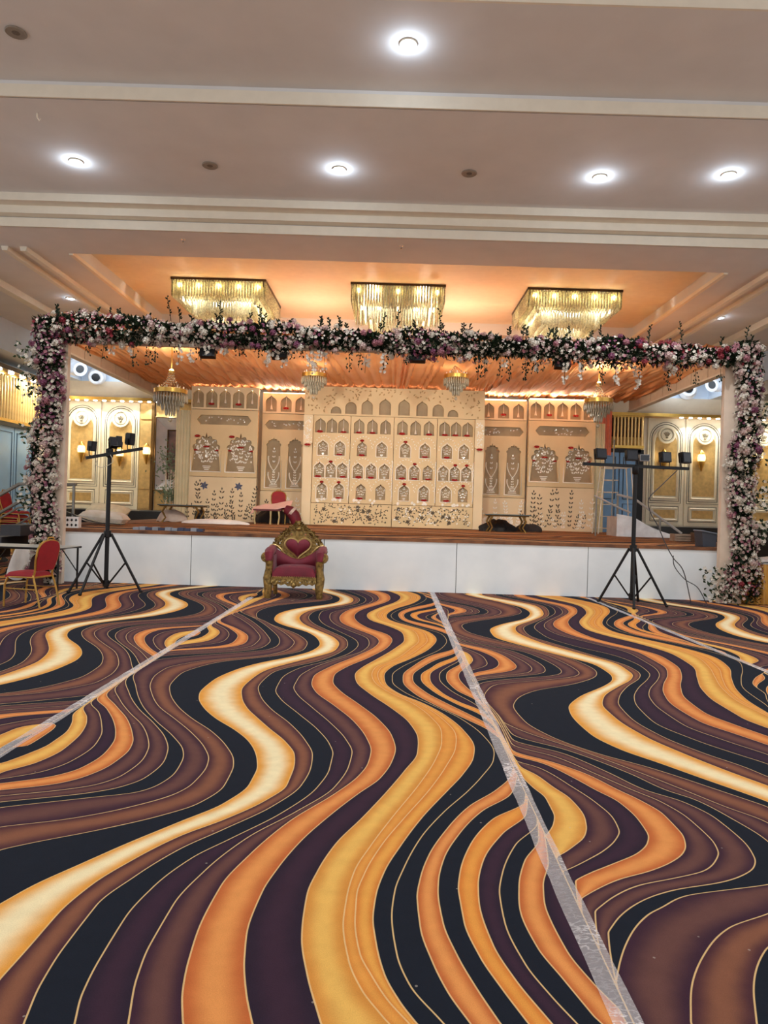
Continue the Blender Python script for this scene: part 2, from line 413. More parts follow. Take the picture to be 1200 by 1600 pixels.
STRIP_R = {'b':'3.23,0.729 3.29,0.772 3.41,0.830 3.52,0.855 3.70,0.856 3.84,0.817 4.01,0.784 4.70,0.763 6.30,0.777 6.91,0.724 7.16,0.780 7.39,0.636 10.19,0.675 10.32,0.702 10.50,0.617',
'c':'3.07,0.758 3.11,0.804 3.18,0.868 3.27,0.938 3.39,0.982 3.53,1.002 3.71,0.983 3.85,0.931 4.03,0.870 4.16,0.801 4.70,0.785 5.85,0.736 6.64,0.733 6.84,0.797 7.11,0.866 7.39,0.851 7.58,0.768 7.67,0.672 10.27,0.773 10.54,0.792 10.85,0.676',
'd':'2.93,0.731 2.98,0.804 3.05,0.889 3.14,0.989 3.25,1.078 3.35,1.127 3.49,1.140 3.67,1.106 3.86,1.038 4.14,0.913 4.26,0.785 4.84,0.806 5.81,0.731 6.59,0.770 6.74,0.909 6.92,0.989 7.19,0.992 7.62,0.863 7.93,0.708 10.29,0.868 10.69,0.900 11.00,0.705',
'e':'2.87,0.783 2.93,0.856 3.03,1.002 3.13,1.140 3.23,1.219 3.33,1.255 3.48,1.262 3.68,1.233 3.83,1.157 3.98,1.088 4.21,0.956 4.36,0.790 4.84,0.806 5.75,0.740 6.39,0.759 6.52,0.803 6.64,0.969 6.79,1.064 6.94,1.104 7.08,1.114 7.51,1.008 7.83,0.792 8.12,0.739 10.09,0.788 10.31,0.964 10.58,1.017 10.84,0.942 11.09,0.760',
'f':'2.74,0.775 2.82,0.869 2.90,0.982 2.97,1.127 3.05,1.251 3.14,1.344 3.22,1.389 3.35,1.419 3.54,1.413 3.71,1.355 3.84,1.282 4.06,1.170 4.25,1.003 4.43,0.802 4.99,0.806 5.75,0.756 6.29,0.754 6.39,0.789 6.52,1.011 6.67,1.198 6.87,1.263 7.22,1.233 7.66,1.075 7.97,0.777 8.29,0.753 10.03,0.783 10.28,1.120 10.62,1.184 11.00,1.025 11.24,0.770',
'g':'2.66,0.810 2.77,0.922 2.86,1.053 2.92,1.214 2.99,1.373 3.08,1.462 3.17,1.515 3.29,1.536 3.50,1.523 3.70,1.460 3.84,1.365 4.06,1.230 4.34,1.051 4.54,0.821 5.06,0.818 5.79,0.761 6.18,0.752 6.30,0.806 6.46,1.090 6.56,1.315 6.83,1.400 7.48,1.255 7.98,0.829 8.37,0.776 9.97,0.779 10.30,1.225 10.57,1.275 11.08,1.083 11.39,0.780',
'h':'2.53,0.822 2.64,0.905 2.75,1.031 2.83,1.180 2.90,1.404 2.96,1.520 3.03,1.603 3.12,1.653 3.28,1.681 3.51,1.664 3.71,1.578 3.85,1.433 4.10,1.304 4.40,1.117 4.64,0.839 5.14,0.830 5.75,0.767 6.11,0.756 6.26,0.830 6.41,1.141 6.58,1.468 6.85,1.528 7.59,1.343 8.10,0.840 8.46,0.783 9.85,0.770 10.26,1.313 10.59,1.373 11.17,1.162 11.55,0.801',
'i':'2.08,0.698 2.27,0.769 2.48,0.875 2.65,1.011 2.70,1.080 2.79,1.213 2.84,1.392 2.89,1.584 2.96,1.736 3.10,1.801 3.29,1.798 3.53,1.741 3.74,1.658 3.86,1.548 4.08,1.435 4.46,1.161 4.75,0.857 5.16,0.833 5.70,0.770 6.00,0.770 6.17,0.846 6.35,1.187 6.52,1.586 6.73,1.668 7.51,1.500 8.18,0.848 8.63,0.775 9.73,0.771 10.21,1.419 10.61,1.502 11.27,1.254 11.72,0.823',
'j':'2.09,0.933 2.25,1.004 2.42,1.120 2.58,1.282 2.68,1.479 2.81,1.703 2.97,1.904 3.20,1.957 3.49,1.902 3.66,1.781 3.87,1.650 4.11,1.495 4.49,1.221 4.92,0.886 5.19,0.790 5.66,0.791 5.93,0.858 6.11,0.950 6.29,1.350 6.49,1.744 6.67,1.823 7.47,1.662 8.27,0.933 8.59,0.810 9.10,0.756 9.59,0.899 10.19,1.601 10.66,1.702 11.38,1.421 12.00,0.951',
'k':'3.68,2.006 3.86,1.863 4.19,1.588 4.42,1.335 4.73,1.112 5.05,1.000 5.37,0.978 5.63,1.043 5.91,1.232 6.22,1.673 6.56,1.955 6.78,2.005 7.19,1.929 7.80,1.555 8.35,1.169 8.75,0.968 9.18,0.946 9.59,1.205 10.09,1.724 10.45,1.974 10.86,2.029 11.49,1.904 12.21,1.466 12.39,1.092',
'l':'3.75,2.041 3.85,1.974 4.04,1.838 4.27,1.680 4.52,1.503 4.80,1.403 5.15,1.379 5.42,1.409 5.74,1.565 6.20,1.935 6.40,2.054 6.63,2.102 6.98,2.082 7.40,1.848 7.97,1.480 8.41,1.269 8.85,1.276 9.39,1.521 9.89,1.916 10.68,2.132 11.22,2.065 11.88,1.536 12.42,1.208',
'm':'3.97,2.161 4.19,2.032 4.47,1.893 4.79,1.767 5.18,1.699 5.45,1.694 5.77,1.781 6.17,2.037 6.42,2.224 6.69,2.325 7.01,2.328 7.53,2.086 8.20,1.746 8.82,1.608 9.16,1.652 9.74,1.975 10.39,2.293 11.29,2.385 11.99,1.985 12.60,1.568',
'n':'4.11,2.235 4.24,2.184 4.48,2.033 4.81,1.885 5.19,1.816 5.53,1.835 5.78,1.912 6.16,2.105 6.54,2.352 6.75,2.414 6.99,2.398 7.45,2.199 8.04,1.931 8.61,1.713 9.07,1.736 9.69,2.037 10.40,2.372 11.31,2.493 12.03,2.155 12.74,1.759',
'o':'4.33,2.350 4.49,2.239 4.76,2.082 5.14,1.953 5.51,1.974 5.80,2.043 6.12,2.189 6.50,2.414 6.71,2.504 7.04,2.529 7.45,2.451 7.96,2.129 8.52,1.911 9.10,1.890 9.42,1.971 9.95,2.217 10.62,2.518 11.26,2.605 12.06,2.327 12.68,1.925',
'p':'4.50,2.444 4.75,2.295 5.09,2.150 5.49,2.132 5.81,2.175 6.07,2.269 6.46,2.487 6.72,2.600 7.03,2.652 7.61,2.641 8.26,2.335 8.72,2.090 9.13,2.037 9.44,2.087 9.97,2.311 10.65,2.640 11.28,2.713 12.01,2.447 12.61,2.029',
'q':'4.69,2.547 4.90,2.441 5.18,2.310 5.58,2.282 5.97,2.353 6.27,2.467 6.70,2.673 7.07,2.772 7.70,2.760 8.20,2.491 8.79,2.242 9.25,2.190 9.68,2.272 10.25,2.543 10.81,2.777 11.30,2.800 11.94,2.521 12.55,2.133',
'r':'4.88,2.643 5.11,2.545 5.42,2.450 5.79,2.470 6.21,2.594 6.67,2.792 7.09,2.914 7.55,2.937 7.98,2.766 8.52,2.487 9.14,2.397 9.66,2.461 10.15,2.628 10.69,2.864 11.34,2.984 11.91,2.730 12.69,2.365',
's':'5.07,2.746 5.30,2.684 5.71,2.684 6.15,2.755 6.56,2.894 7.11,3.078 7.65,3.111 8.16,2.976 8.73,2.705 9.17,2.572 9.69,2.627 10.18,2.804 10.72,3.019 11.44,3.115 12.19,2.871 12.83,2.542',
't':'5.38,2.914 5.75,2.886 6.17,2.950 6.66,3.101 7.08,3.237 7.61,3.332 8.19,3.181 8.80,2.871 9.19,2.703 9.61,2.735 10.08,2.896 10.89,3.195 11.48,3.281 12.15,3.060 12.87,2.714',
'u':'5.44,2.942 5.74,2.920 6.11,2.977 6.58,3.135 7.06,3.319 7.55,3.397 8.09,3.268 8.68,2.951 9.16,2.776 9.62,2.818 10.09,2.973 10.91,3.300 11.50,3.392 12.18,3.201 12.80,2.816',
'v':'5.47,2.961 5.74,2.976 6.12,3.053 6.60,3.230 7.10,3.443 7.57,3.522 8.07,3.385 8.62,3.087 9.13,2.875 9.53,2.905 10.12,3.090 10.94,3.438 11.46,3.536 12.21,3.355 12.84,2.976',
'w':'5.68,3.072 6.19,3.147 6.61,3.326 7.03,3.549 7.47,3.699 8.06,3.548 8.60,3.237 9.14,2.980 9.54,2.978 10.07,3.139 10.89,3.542 11.64,3.698 12.27,3.592 12.82,3.286',
'x':'6.03,3.260 6.37,3.317 6.63,3.467 7.22,3.893 7.84,3.737 8.42,3.400 8.93,3.090 9.40,3.046 9.90,3.179 10.51,3.582 10.89,3.837 11.39,3.908',
'y':'8.49,3.557 9.28,3.210 9.69,3.218 9.99,3.362 10.55,3.767',
'z':'8.65,3.513 9.06,3.298 9.54,3.255 9.89,3.380 10.22,3.652',
'aa':'8.78,3.517 9.30,3.327 9.73,3.406 10.05,3.654',
}


# ---------------------------------------------------------------- floor and its patterned carpet
def load(D):
    out = {}
    for k, s in D.items():
        a = np.array([[float(q) for q in t.split(',')] for t in s.split()])
        out[k] = a
    return out


TM, TR = load(STRIP_M), load(STRIP_R)
KEYS = 'a b c d e f g h i j k l m n o p q r s t u v w x y z aa ab ac ad'.split()
PER = 3.57
# colours between neighbouring curves: (core, edge)
BLK, PUR, PBR = ((24, 30, 42), (24, 30, 42)), ((58, 38, 54), (44, 32, 48)), ((102, 68, 64), (60, 36, 52))
BRN, ORA, GLD, CRM = ((132, 86, 66), (76, 44, 52)), ((226, 150, 84), (192, 104, 56)), ((234, 184, 96), (212, 144, 66)), ((246, 230, 186), (228, 158, 66))
BANDS = [ORA, BLK, GLD, PBR, PUR, ORA, PBR, PBR, BLK, PBR, BRN, BLK, CRM, BRN, BLK, PUR, PBR, ORA, PUR, GLD,
         ((226, 156, 74), (216, 138, 62)), ((230, 164, 78), (212, 130, 58)), BLK, BLK, ORA, BLK, ((230, 156, 72), (214, 126, 56)), PUR, BLK, ORA, PUR]


def smooth_interp(x, a, left=None, right=None):
    """monotone cubic through the points of a, then held constant"""
    xs, ys = a[:, 0].copy(), a[:, 1]
    keep = np.concatenate([[True], np.diff(xs) > 1e-4])
    xs, ys = xs[keep], ys[keep]
    if len(xs) < 3:
        return np.interp(x, xs, ys, left, right)
    h = np.diff(xs)
    dl = np.diff(ys) / h
    m = np.zeros_like(ys)
    for i in range(1, len(ys) - 1):
        if dl[i - 1] * dl[i] > 0:
            w1, w2 = 2 * h[i] + h[i - 1], h[i] + 2 * h[i - 1]
            m[i] = (w1 + w2) / (w1 / dl[i - 1] + w2 / dl[i])
    m[0], m[-1] = dl[0], dl[-1]
    xc = np.clip(x, xs[0], xs[-1])
    i = np.clip(np.searchsorted(xs, xc) - 1, 0, len(xs) - 2)
    t = (xc - xs[i]) / h[i]
    r = (2 * t**3 - 3 * t**2 + 1) * ys[i] + (t**3 - 2 * t**2 + t) * h[i] * m[i] + (-2 * t**3 + 3 * t**2) * ys[i + 1] + (t**3 - t**2) * h[i] * m[i + 1]
    if left is not None:
        r = np.where(x < xs[0], left, r)
        r = np.where(x > xs[-1], right, r)
    return r


def tile(Y):
    """one pattern repeat, extended periodically"""
    out = []
    for i, k in enumerate(KEYS):
        a = TM[k]
        y0 = 4.05 if i <= 12 else 2.6
        ph = y0 + (Y - y0) % PER
        if k == 'a':
            x = smooth_interp(ph, a, -2.4, -2.4)
        else:
            x = smooth_interp(ph, a)
            gap = np.interp(y0 + PER, a[:, 0], a[:, 1]) - np.interp(y0, a[:, 0], a[:, 1])
            x = x - gap * ((ph - y0) / PER - 0.5)
        out.append(x)
    return np.array(out)


def own(T, Y, base, dx, dy):
    c = base(Y + dy) + dx
    for i, k in enumerate(KEYS):
        if k in T:
            a = T[k]
            ok = (Y >= a[0, 0]) & (Y <= a[-1, 0])
            if k in ('a', 'b') and len(a) > 3:
                ok &= (np.min(np.abs(Y[:, None] - a[None, :, 0]), axis=1) < 0.35)
            # gentle hand-over from the traced piece to the repeat
            x = smooth_interp(Y, a)
            if k not in ('a', 'b'):
                i0, i1 = np.argmax(Y >= a[0, 0]), len(Y) - 1 - np.argmax((Y <= a[-1, 0])[::-1])
                lo, hi = x[i0] - c[i][i0], x[i1] - c[i][i1]
                c[i] = c[i] + np.where(Y < a[0, 0], lo * np.exp(-(a[0, 0] - Y) / 0.6), 0) + np.where(Y > a[-1, 0], hi * np.exp(-(Y - a[-1, 0]) / 0.6), 0)
            c[i] = np.where(ok, x, c[i])
    return c


def band_mesh(name, Y, C, bands, x0, x1, m, z=0.0, swap=False, tint=1.0):
    ker = np.array([1, 3, 5, 3, 1]) / 13
    C = np.array([np.convolve(np.pad(r, 2, mode='edge'), ker, mode='valid') for r in C])
    C = np.maximum.accumulate(C, axis=0)
    C = np.clip(C, x0, x1)
    ny = len(Y)
    E = np.vstack([np.full(ny, x0), C, np.full(ny, x1)])
    verts, faces, uvs, core, edge = [], [], [], [], []
    nb = len(E) - 1
    for b in range(nb):
        L, Rr = E[b], E[b + 1]
        if np.max(Rr - L) < 0.002:
            continue
        mid = (L + Rr) / 2
        sl = np.gradient(mid, Y)
        wd = (Rr - L) / np.sqrt(1 + sl * sl)
        o = len(verts)
        for j in range(ny):
            verts.append((L[j], Y[j], z))
            verts.append((Rr[j], Y[j], z))
        cc, ce = [tuple(q * tint * 0.84 for q in lin(t)) for t in bands[b]]
        for j in range(ny - 1):
            if max(wd[j], wd[j + 1]) < 0.0015:
                continue
            faces.append((o + 2 * j, o + 2 * j + 1, o + 2 * j + 3, o + 2 * j + 2))
            uvs += [(0, wd[j]), (1, wd[j]), (1, wd[j + 1]), (0, wd[j + 1])]
            core += [(*cc, 1)] * 4
            edge += [(*ce, 1)] * 4
    if swap:
        verts = [(y, x, zz) for x, y, zz in verts]
        faces = [f[::-1] for f in faces]
        uvs = [uvs[i + 3 - j] for i in range(0, len(uvs), 4) for j in range(4)]
    me = bpy.data.meshes.new(name)
    me.from_pydata(verts, [], faces)
    uv = me.uv_layers.new(name='band')
    uv.data.foreach_set('uv', np.array(uvs, dtype=np.float32).ravel())
    for nm, dat in (('core', core), ('edge', edge)):
        ca = me.color_attributes.new(nm, 'FLOAT_COLOR', 'CORNER')
        ca.data.foreach_set('color', np.array(dat, dtype=np.float32).ravel())
    me.materials.append(m)
    me.update()
    return me


def carpet_material(name, line_rgb, line_w=0.0036, rough=0.95):
    m = bpy.data.materials.new(name)
    m.use_nodes = True
    nt = m.node_tree
    N, Lk = nt.nodes, nt.links
    b = N['Principled BSDF']
    b.inputs['Roughness'].default_value = rough
    b.inputs['Specular IOR Level'].default_value = 0.15
    uv = N.new('ShaderNodeUVMap')
    uv.uv_map = 'band'
    sep = N.new('ShaderNodeSeparateXYZ')
    Lk.new(uv.outputs[0], sep.inputs[0])

    def math_(op, a, c=None):
        n = N.new('ShaderNodeMath')
        n.operation = op
        for i, q in enumerate((a, c)):
            if q is None:
                continue
            if isinstance(q, (int, float)):
                n.inputs[i].default_value = q
            else:
                Lk.new(q, n.inputs[i])
        return n.outputs[0]

    inv = math_('SUBTRACT', 1.0, sep.outputs[0])
    mn = math_('MINIMUM', sep.outputs[0], inv)
    d = math_('MULTIPLY', mn, sep.outputs[1])
    g = N.new('ShaderNodeMapRange')
    g.interpolation_type = 'SMOOTHSTEP'
    g.inputs['From Min'].default_value = 0.02
    g.inputs['From Max'].default_value = 0.46
    tc = N.new('ShaderNodeTexCoord')
    ns = N.new('ShaderNodeTexNoise')
    ns.inputs['Scale'].default_value = 9
    Lk.new(tc.outputs['Object'], ns.inputs['Vector'])
    wob = math_('MULTIPLY', math_('SUBTRACT', ns.outputs['Fac'], 0.5), 0.12)
    Lk.new(math_('ADD', mn, wob), g.inputs['Value'])
    c1, c2 = N.new('ShaderNodeAttribute'), N.new('ShaderNodeAttribute')
    c1.attribute_name, c2.attribute_name = 'core', 'edge'
    mx = N.new('ShaderNodeMix')
    mx.data_type = 'RGBA'
    Lk.new(g.outputs[0], mx.inputs[0])
    Lk.new(c2.outputs['Color'], mx.inputs[6])
    Lk.new(c1.outputs['Color'], mx.inputs[7])
    ln = N.new('ShaderNodeMapRange')
    ln.interpolation_type = 'SMOOTHSTEP'
    ln.inputs['From Min'].default_value = line_w * 0.55
    ln.inputs['From Max'].default_value = line_w
    ln.inputs['To Min'].default_value = 1
    ln.inputs['To Max'].default_value = 0
    Lk.new(d, ln.inputs['Value'])
    m2 = N.new('ShaderNodeMix')
    m2.data_type = 'RGBA'
    Lk.new(math_('MULTIPLY', ln.outputs[0], 0.85), m2.inputs[0])
    Lk.new(mx.outputs[2], m2.inputs[6])
    m2.inputs[7].default_value = (*lin(line_rgb), 1)
    # pile grain and small pale lint
    fine = N.new('ShaderNodeTexNoise')
    fine.inputs['Scale'].default_value = 260
    fine.inputs['Detail'].default_value = 2
    Lk.new(tc.outputs['Object'], fine.inputs['Vector'])
    gr = N.new('ShaderNodeMapRange')
    gr.inputs['To Min'].default_value = 0.78
    gr.inputs['To Max'].default_value = 1.22
    Lk.new(fine.outputs['Fac'], gr.inputs['Value'])
    big = N.new('ShaderNodeTexNoise')
    big.inputs['Scale'].default_value = 14
    big.inputs['Detail'].default_value = 5
    Lk.new(tc.outputs['Object'], big.inputs['Vector'])
    gb = N.new('ShaderNodeMapRange')
    gb.inputs['To Min'].default_value = 0.86
    gb.inputs['To Max'].default_value = 1.14
    Lk.new(big.outputs['Fac'], gb.inputs['Value'])
    vm = N.new('ShaderNodeVectorMath')
    vm.operation = 'SCALE'
    Lk.new(m2.outputs[2], vm.inputs[0])
    Lk.new(math_('MULTIPLY', gr.outputs[0], gb.outputs[0]), vm.inputs['Scale'])
    vo = N.new('ShaderNodeTexVoronoi')
    vo.inputs['Scale'].default_value = 7
    Lk.new(tc.outputs['Object'], vo.inputs['Vector'])
    sp = math_('LESS_THAN', vo.outputs['Distance'], 0.035)
    m3 = N.new('ShaderNodeMix')
    m3.data_type = 'RGBA'
    Lk.new(math_('MULTIPLY', sp, 0.35), m3.inputs[0])
    Lk.new(vm.outputs[0], m3.inputs[6])
    m3.inputs[7].default_value = (0.5, 0.45, 0.4, 1)
    Lk.new(m3.outputs[2], b.inputs['Base Color'])
    bp = N.new('ShaderNodeBump')
    bp.inputs['Strength'].default_value = 0.15
    bp.inputs['Distance'].default_value = 0.004
    Lk.new(fine.outputs['Fac'], bp.inputs['Height'])
    Lk.new(bp.outputs['Normal'], b.inputs['Normal'])
    return m


carpet_mat = carpet_material('wave_carpet', (214, 180, 126))
floor = structure('floor', MB().span((-13.6, -4, -0.15), (13.6, 25, -0.006)), mat('screed', (60, 50, 46), 0.9))
Yr = np.concatenate([np.linspace(-4, 1.7, 18)[:-1], 1 / np.linspace(1 / 1.7, 1 / 13.2, 420), np.linspace(13.4, 25, 60)])
S0, S1, S2 = -2.23, 0.76, 3.72
strips = [
    (S0, S1, own(TM, Yr, tile, 0, 0), BANDS),
    (S1, S2, own(TR, Yr, tile, 2.88, 0.67), BANDS),
    (S2, S2 + 2.98, tile(Yr + 0.12) + 5.92, BANDS),
    (S2 + 2.98, 13.6, np.vstack([tile(Yr + 0.5) + 8.85, tile(Yr + 0.1) + 12.2]), BANDS + BANDS[1:]),
    (S0 - 2.98, S0, (-4.365 - tile(5.0 - Yr))[::-1], BANDS[::-1]),
    (-13.6, S0 - 2.98, np.vstack([(-10.6 - tile(4.1 - Yr))[::-1], (-7.35 - tile(5.3 - Yr))[::-1]]), BANDS[::-1] + BANDS[::-1][1:]),
]
for x0, x1, C, bands in strips:
    link('carpet_strip', band_mesh('carpet_strip', Yr, C, bands, x0, x1, carpet_mat), floor)


# ---------------------------------------------------------------- paints and metals
PLASTER = mat('ceiling_plaster', (228, 226, 224), 0.85, var=0.03, scale=2)
WHITE = mat('white_paint', (238, 230, 212), 0.6, var=0.03)
PEACH = mat('peach_plaster', (246, 232, 208), 0.7, var=0.03)
CREAM = mat('cream_panel', (240, 233, 208), 0.45, var=0.04)
GOLDW = mat('gold_damask', (214, 180, 116), 0.45, 0.25, var=0.14, scale=9)
GOLD = mat('brushed_gold', (222, 178, 92), 0.3, 0.9, var=0.1)
DKLINE = mat('dark_line', (70, 66, 54), 0.5)
BLACKW = mat('black_marble', (26, 27, 30), 0.25, var=0.3, scale=3)
BLUEW = mat('blue_white_plaster', (216, 228, 242), 0.7, var=0.02)
BLACK = mat('black_metal', (15, 15, 18), 0.4, 0.3)
GLOW = mat('lamp_glow', (255, 250, 240), 0.4, emit=22.0)
COOLGLOW = mat('downlight_glow', (225, 238, 255), 0.4, emit=30.0)
WARMGLOW = mat('bulb_glow', (255, 226, 160), 0.4, emit=26.0)
CEILW = 13.6

# ---------------------------------------------------------------- ceiling in stepped levels
for (ya, yb, z, m) in ((-4, 7.42, 7.0, PLASTER), (7.42, 9.04, 6.85, PLASTER), (9.04, 11.85, 6.63, PLASTER)):
    structure('ceiling', MB().span((-CEILW, ya, z), (CEILW, yb, 7.4)), m)
RX, RY0, RY1 = 6.28, 13.5, 18.8
mb = MB()
mb.span((-CEILW, 12.25, 6.2), (CEILW, RY0, 7.4)).span((-CEILW, RY1, 6.2), (CEILW, 25, 7.4))
mb.span((-CEILW, RY0, 6.2), (-RX, RY1, 7.4)).span((RX, RY0, 6.2), (CEILW, RY1, 7.4))
structure('ceiling', mb, PLASTER)
structure('ceiling', MB().span((-RX, RY0, 6.5), (RX, RY1, 7.3)), PEACH)
n = 1
for (ya, yb, z) in ((11.85, 12.06, 6.5), (12.06, 12.25, 6.37)):
    structure('trim_%d' % n, MB().span((-CEILW, ya, z), (CEILW, yb + 0.02, 7.3)), WHITE)
    n += 1
# pale nosings along the risers
for (y, z, h) in ((7.42, 6.85, 0.15), (9.04, 6.63, 0.16), (12.25, 6.2, 0.15)):
    structure('trim_%d' % n, MB().span((-CEILW, y - 0.03, z), (CEILW, y + 0.01, z + h)), WHITE)
    n += 1
# raised mouldings that run back along both sides of the recess
for s in (-1, 1):
    for xx in (7.05, 7.4):
        structure('trim_%d' % n, MB().prism([(s * xx - 0.07, 6.21), (s * xx + 0.07, 6.21), (s * xx + 0.05, 6.12), (s * xx - 0.05, 6.12)], 13.2, 22), WHITE)
        n += 1
    structure('trim_%d' % n, MB().span((s * 8.7 - 0.1, 13.2, 6.05), (s * 8.7 + 0.1, 22, 6.25)), WHITE)
    n += 1
    structure('trim_%d' % n, MB().span((s * RX - 0.05, RY0, 6.17), (s * RX + 0.03, RY1, 6.24)), PEACH)
    n += 1


def downlight(px, py, Y, z, label, power=55):
    x = at(px, py, Y)[0]
    t = thing('downlight', label, 'downlight', (x, Y, z), group='recessed ceiling downlights')
    MB().lathe([(0.055, -0.002), (0.1, -0.002), (0.105, -0.012), (0.1, -0.02), (0.06, -0.02)], n=20).build('trim_ring', WHITE, t, True)
    MB().lathe([(0.001, -0.021), (0.068, -0.021), (0.07, -0.024), (0.001, -0.026)], n=16).build('lens', COOLGLOW, t)
    lamp('downlight_beam', 'SPOT', (x, Y, z - 0.05), power * 5, (0.9, 0.95, 1.0), 0.06, (0, 0, -1), spot=2.3)
    lamp('downlight_spill', 'POINT', (x, Y, z - 0.1), power * 0.12, (0.72, 0.85, 1.0), 0.05)


downlight(638, 68, 8.1, 6.85, 'lit downlight alone in the topmost ceiling band')
downlight(119, 255, 10.7, 6.63, 'lit downlight at the left end of the four in a row')
downlight(530, 268, 10.7, 6.63, 'lit downlight in the row, between the two dark ceiling speakers')
downlight(937, 282, 10.7, 6.63, 'lit downlight in the row, second from the right')
downlight(1138, 287, 10.5, 6.63, 'lit downlight at the far right end of the row')
downlight(1125, 506, 16.5, 6.2, 'small lit downlight beyond the arch, above its right corner', 14)
downlight(110, 482, 16.5, 6.2, 'small lit downlight beyond the arch, above its left corner', 14)

SPK = mat('speaker_grille', (120, 108, 96), 0.7, var=0.2, scale=60)


def speaker(px, py, Y, z, label):
    t = thing('ceiling_speaker', label, 'ceiling speaker', (at(px, py, Y)[0], Y, z), group='round ceiling fittings')
    MB().lathe([(0.09, -0.001), (0.115, -0.001), (0.12, -0.012), (0.11, -0.02), (0.09, -0.014)], n=24).build('rim', mat('grey_plastic', (150, 140, 128), 0.5), t, True)
    MB().lathe([(0.001, -0.004), (0.09, -0.004), (0.088, -0.012), (0.001, -0.016)], n=20).build('grille', SPK, t, True)


speaker(25, 46, 8.1, 6.85, 'unlit round ceiling fitting in the upper left corner')
speaker(328, 262, 10.7, 6.63, 'dark round ceiling fitting left of the middle downlight')
speaker(733, 277, 10.7, 6.63, 'dark round ceiling fitting right of the middle downlight')


def sprinkler(px, py, Y, z, label):
    t = thing('sprinkler', label, 'sprinkler', (at(px, py, Y)[0], Y, z))
    MB().lathe([(0.03, 0), (0.03, -0.008), (0.012, -0.01), (0.01, -0.04), (0.02, -0.05), (0.02, -0.055), (0.003, -0.06)], n=10).build('nozzle', mat('chrome', (220, 220, 224), 0.15, 0.9), t, True)
    MB().lathe([(0.05, -0.001), (0.05, -0.006), (0.03, -0.008)], n=14).build('plate', WHITE, t, True)


sprinkler(286, 379, 12.6, 6.2, 'small ceiling sprinkler above the left chandelier')
sprinkler(627, 390, 12.6, 6.2, 'small ceiling sprinkler above the middle chandelier')
t = thing('ceiling_hook', 'small white hook hanging from the ceiling at upper left', 'hook', (at(58, 178, 9.4)[0], 9.4, 6.63))
MB().tube([(0, 0, 0), (0, 0, -0.05), (0.03, 0, -0.1), (0.05, 0, -0.07)], 0.009, 6).build('wire', WHITE, t, True)

# ---------------------------------------------------------------- back wall, side walls
WY = 24.0
structure('wall_back', MB().span((-CEILW, WY, 0), (CEILW, WY + 0.3, 7.3)), WHITE)
base = structure('baseboard_back', MB().span((-CEILW, WY - 0.25, 0), (CEILW, WY, 1.15)), BLACKW)
structure('wall_left', MB().span((-11.6, 13.4, 0), (-11.4, WY, 7.3)), WHITE)
structure('wall_right', MB().span((13.3, 13.4, 0), (13.6, WY, 7.3)), WHITE)
# cornice over the panels, and the cool white bulkhead above it
for s, xa, xb in ((-1, -11.4, -5.4), (1, 5.4, 13.3)):
    mb = MB()
    mb.add([(xa, WY - 0.02, 5.38), (xb, WY - 0.02, 5.38), (xb, WY - 0.02, 4.93), (xa, WY - 0.02, 4.93),
            (xa, WY - 0.9, 5.38), (xb, WY - 0.9, 5.38), (xb, WY - 0.45, 4.93), (xa, WY - 0.45, 4.93)],
           [(4, 5, 6, 7), (0, 1, 5, 4), (3, 7, 6, 2), (0, 4, 7, 3), (1, 2, 6, 5)])
    co = structure('trim_%d' % n, mb, WHITE)
    n += 1
    MB().span((xa, WY - 0.5, 4.83), (xb, WY - 0.02, 4.93)).build('gold_fillet', GOLD, co)
    lo, hi = (at(108, 625, WY - 0.3)[0], at(262, 630, WY - 0.3)[0]) if s < 0 else (at(1064, 648, WY - 0.3)[0], 13.0)
    for k in range(12):
        x = lo + (hi - lo) * k / 11
        MB().lathe([(0.001, -0.001), (0.055, -0.001), (0.06, -0.02), (0.001, -0.03)], (x, WY - 0.36, 4.83), 12).build('spot_lamp', GLOW, co)
        if k % 2 == 1:
            lamp('cornice_spot', 'SPOT', (x, WY - 0.4, 4.78), 48, (1, 0.96, 0.88), 0.05, (0, 0.12, -1), spot=1.9)
    # bulkhead: side face and back face meeting in a corner
    mb = MB().span((s * 10.35, 14, 5.38), (s * 11.5, WY - 0.7, 6.3)).span((s * 6, WY - 0.75, 5.38), (s * 11.5, WY - 0.05, 6.3))
    structure('trim_%d' % n, mb, BLUEW)
    n += 1
    lamp('bulkhead_cove_light', 'AREA', (s * 9.3, 21.8, 5.3), 22, (0.75, 0.87, 1.0), 2.0, (s * 0.5, 0.4, 0.6), 0.4)

NZ = mat('white_enamel', (228, 230, 232), 0.35)


def nozzle(px, py, Y, z, dirn, label):
    """air jet: flared white drum with a dark mouth"""
    x = at(px, py, Y)[0]
    d = Vector(dirn).normalized()
    m = d.to_track_quat('Z', 'Y').to_matrix()
    t = thing('air_nozzle', label, 'air vent', (x, Y, z), group='round air jets on the bulkhead')
    MB().lathe([(0.2, -0.1), (0.27, 0.0), (0.28, 0.06), (0.25, 0.1), (0.24, 0.26), (0.22, 0.34), (0.18, 0.36), (0.12, 0.30)], n=24, m=m).build('drum', NZ, t, True)
    MB().lathe([(0.001, 0.32), (0.125, 0.32), (0.13, 0.30), (0.001, 0.29)], n=16, m=m).build('mouth', BLACK, t)


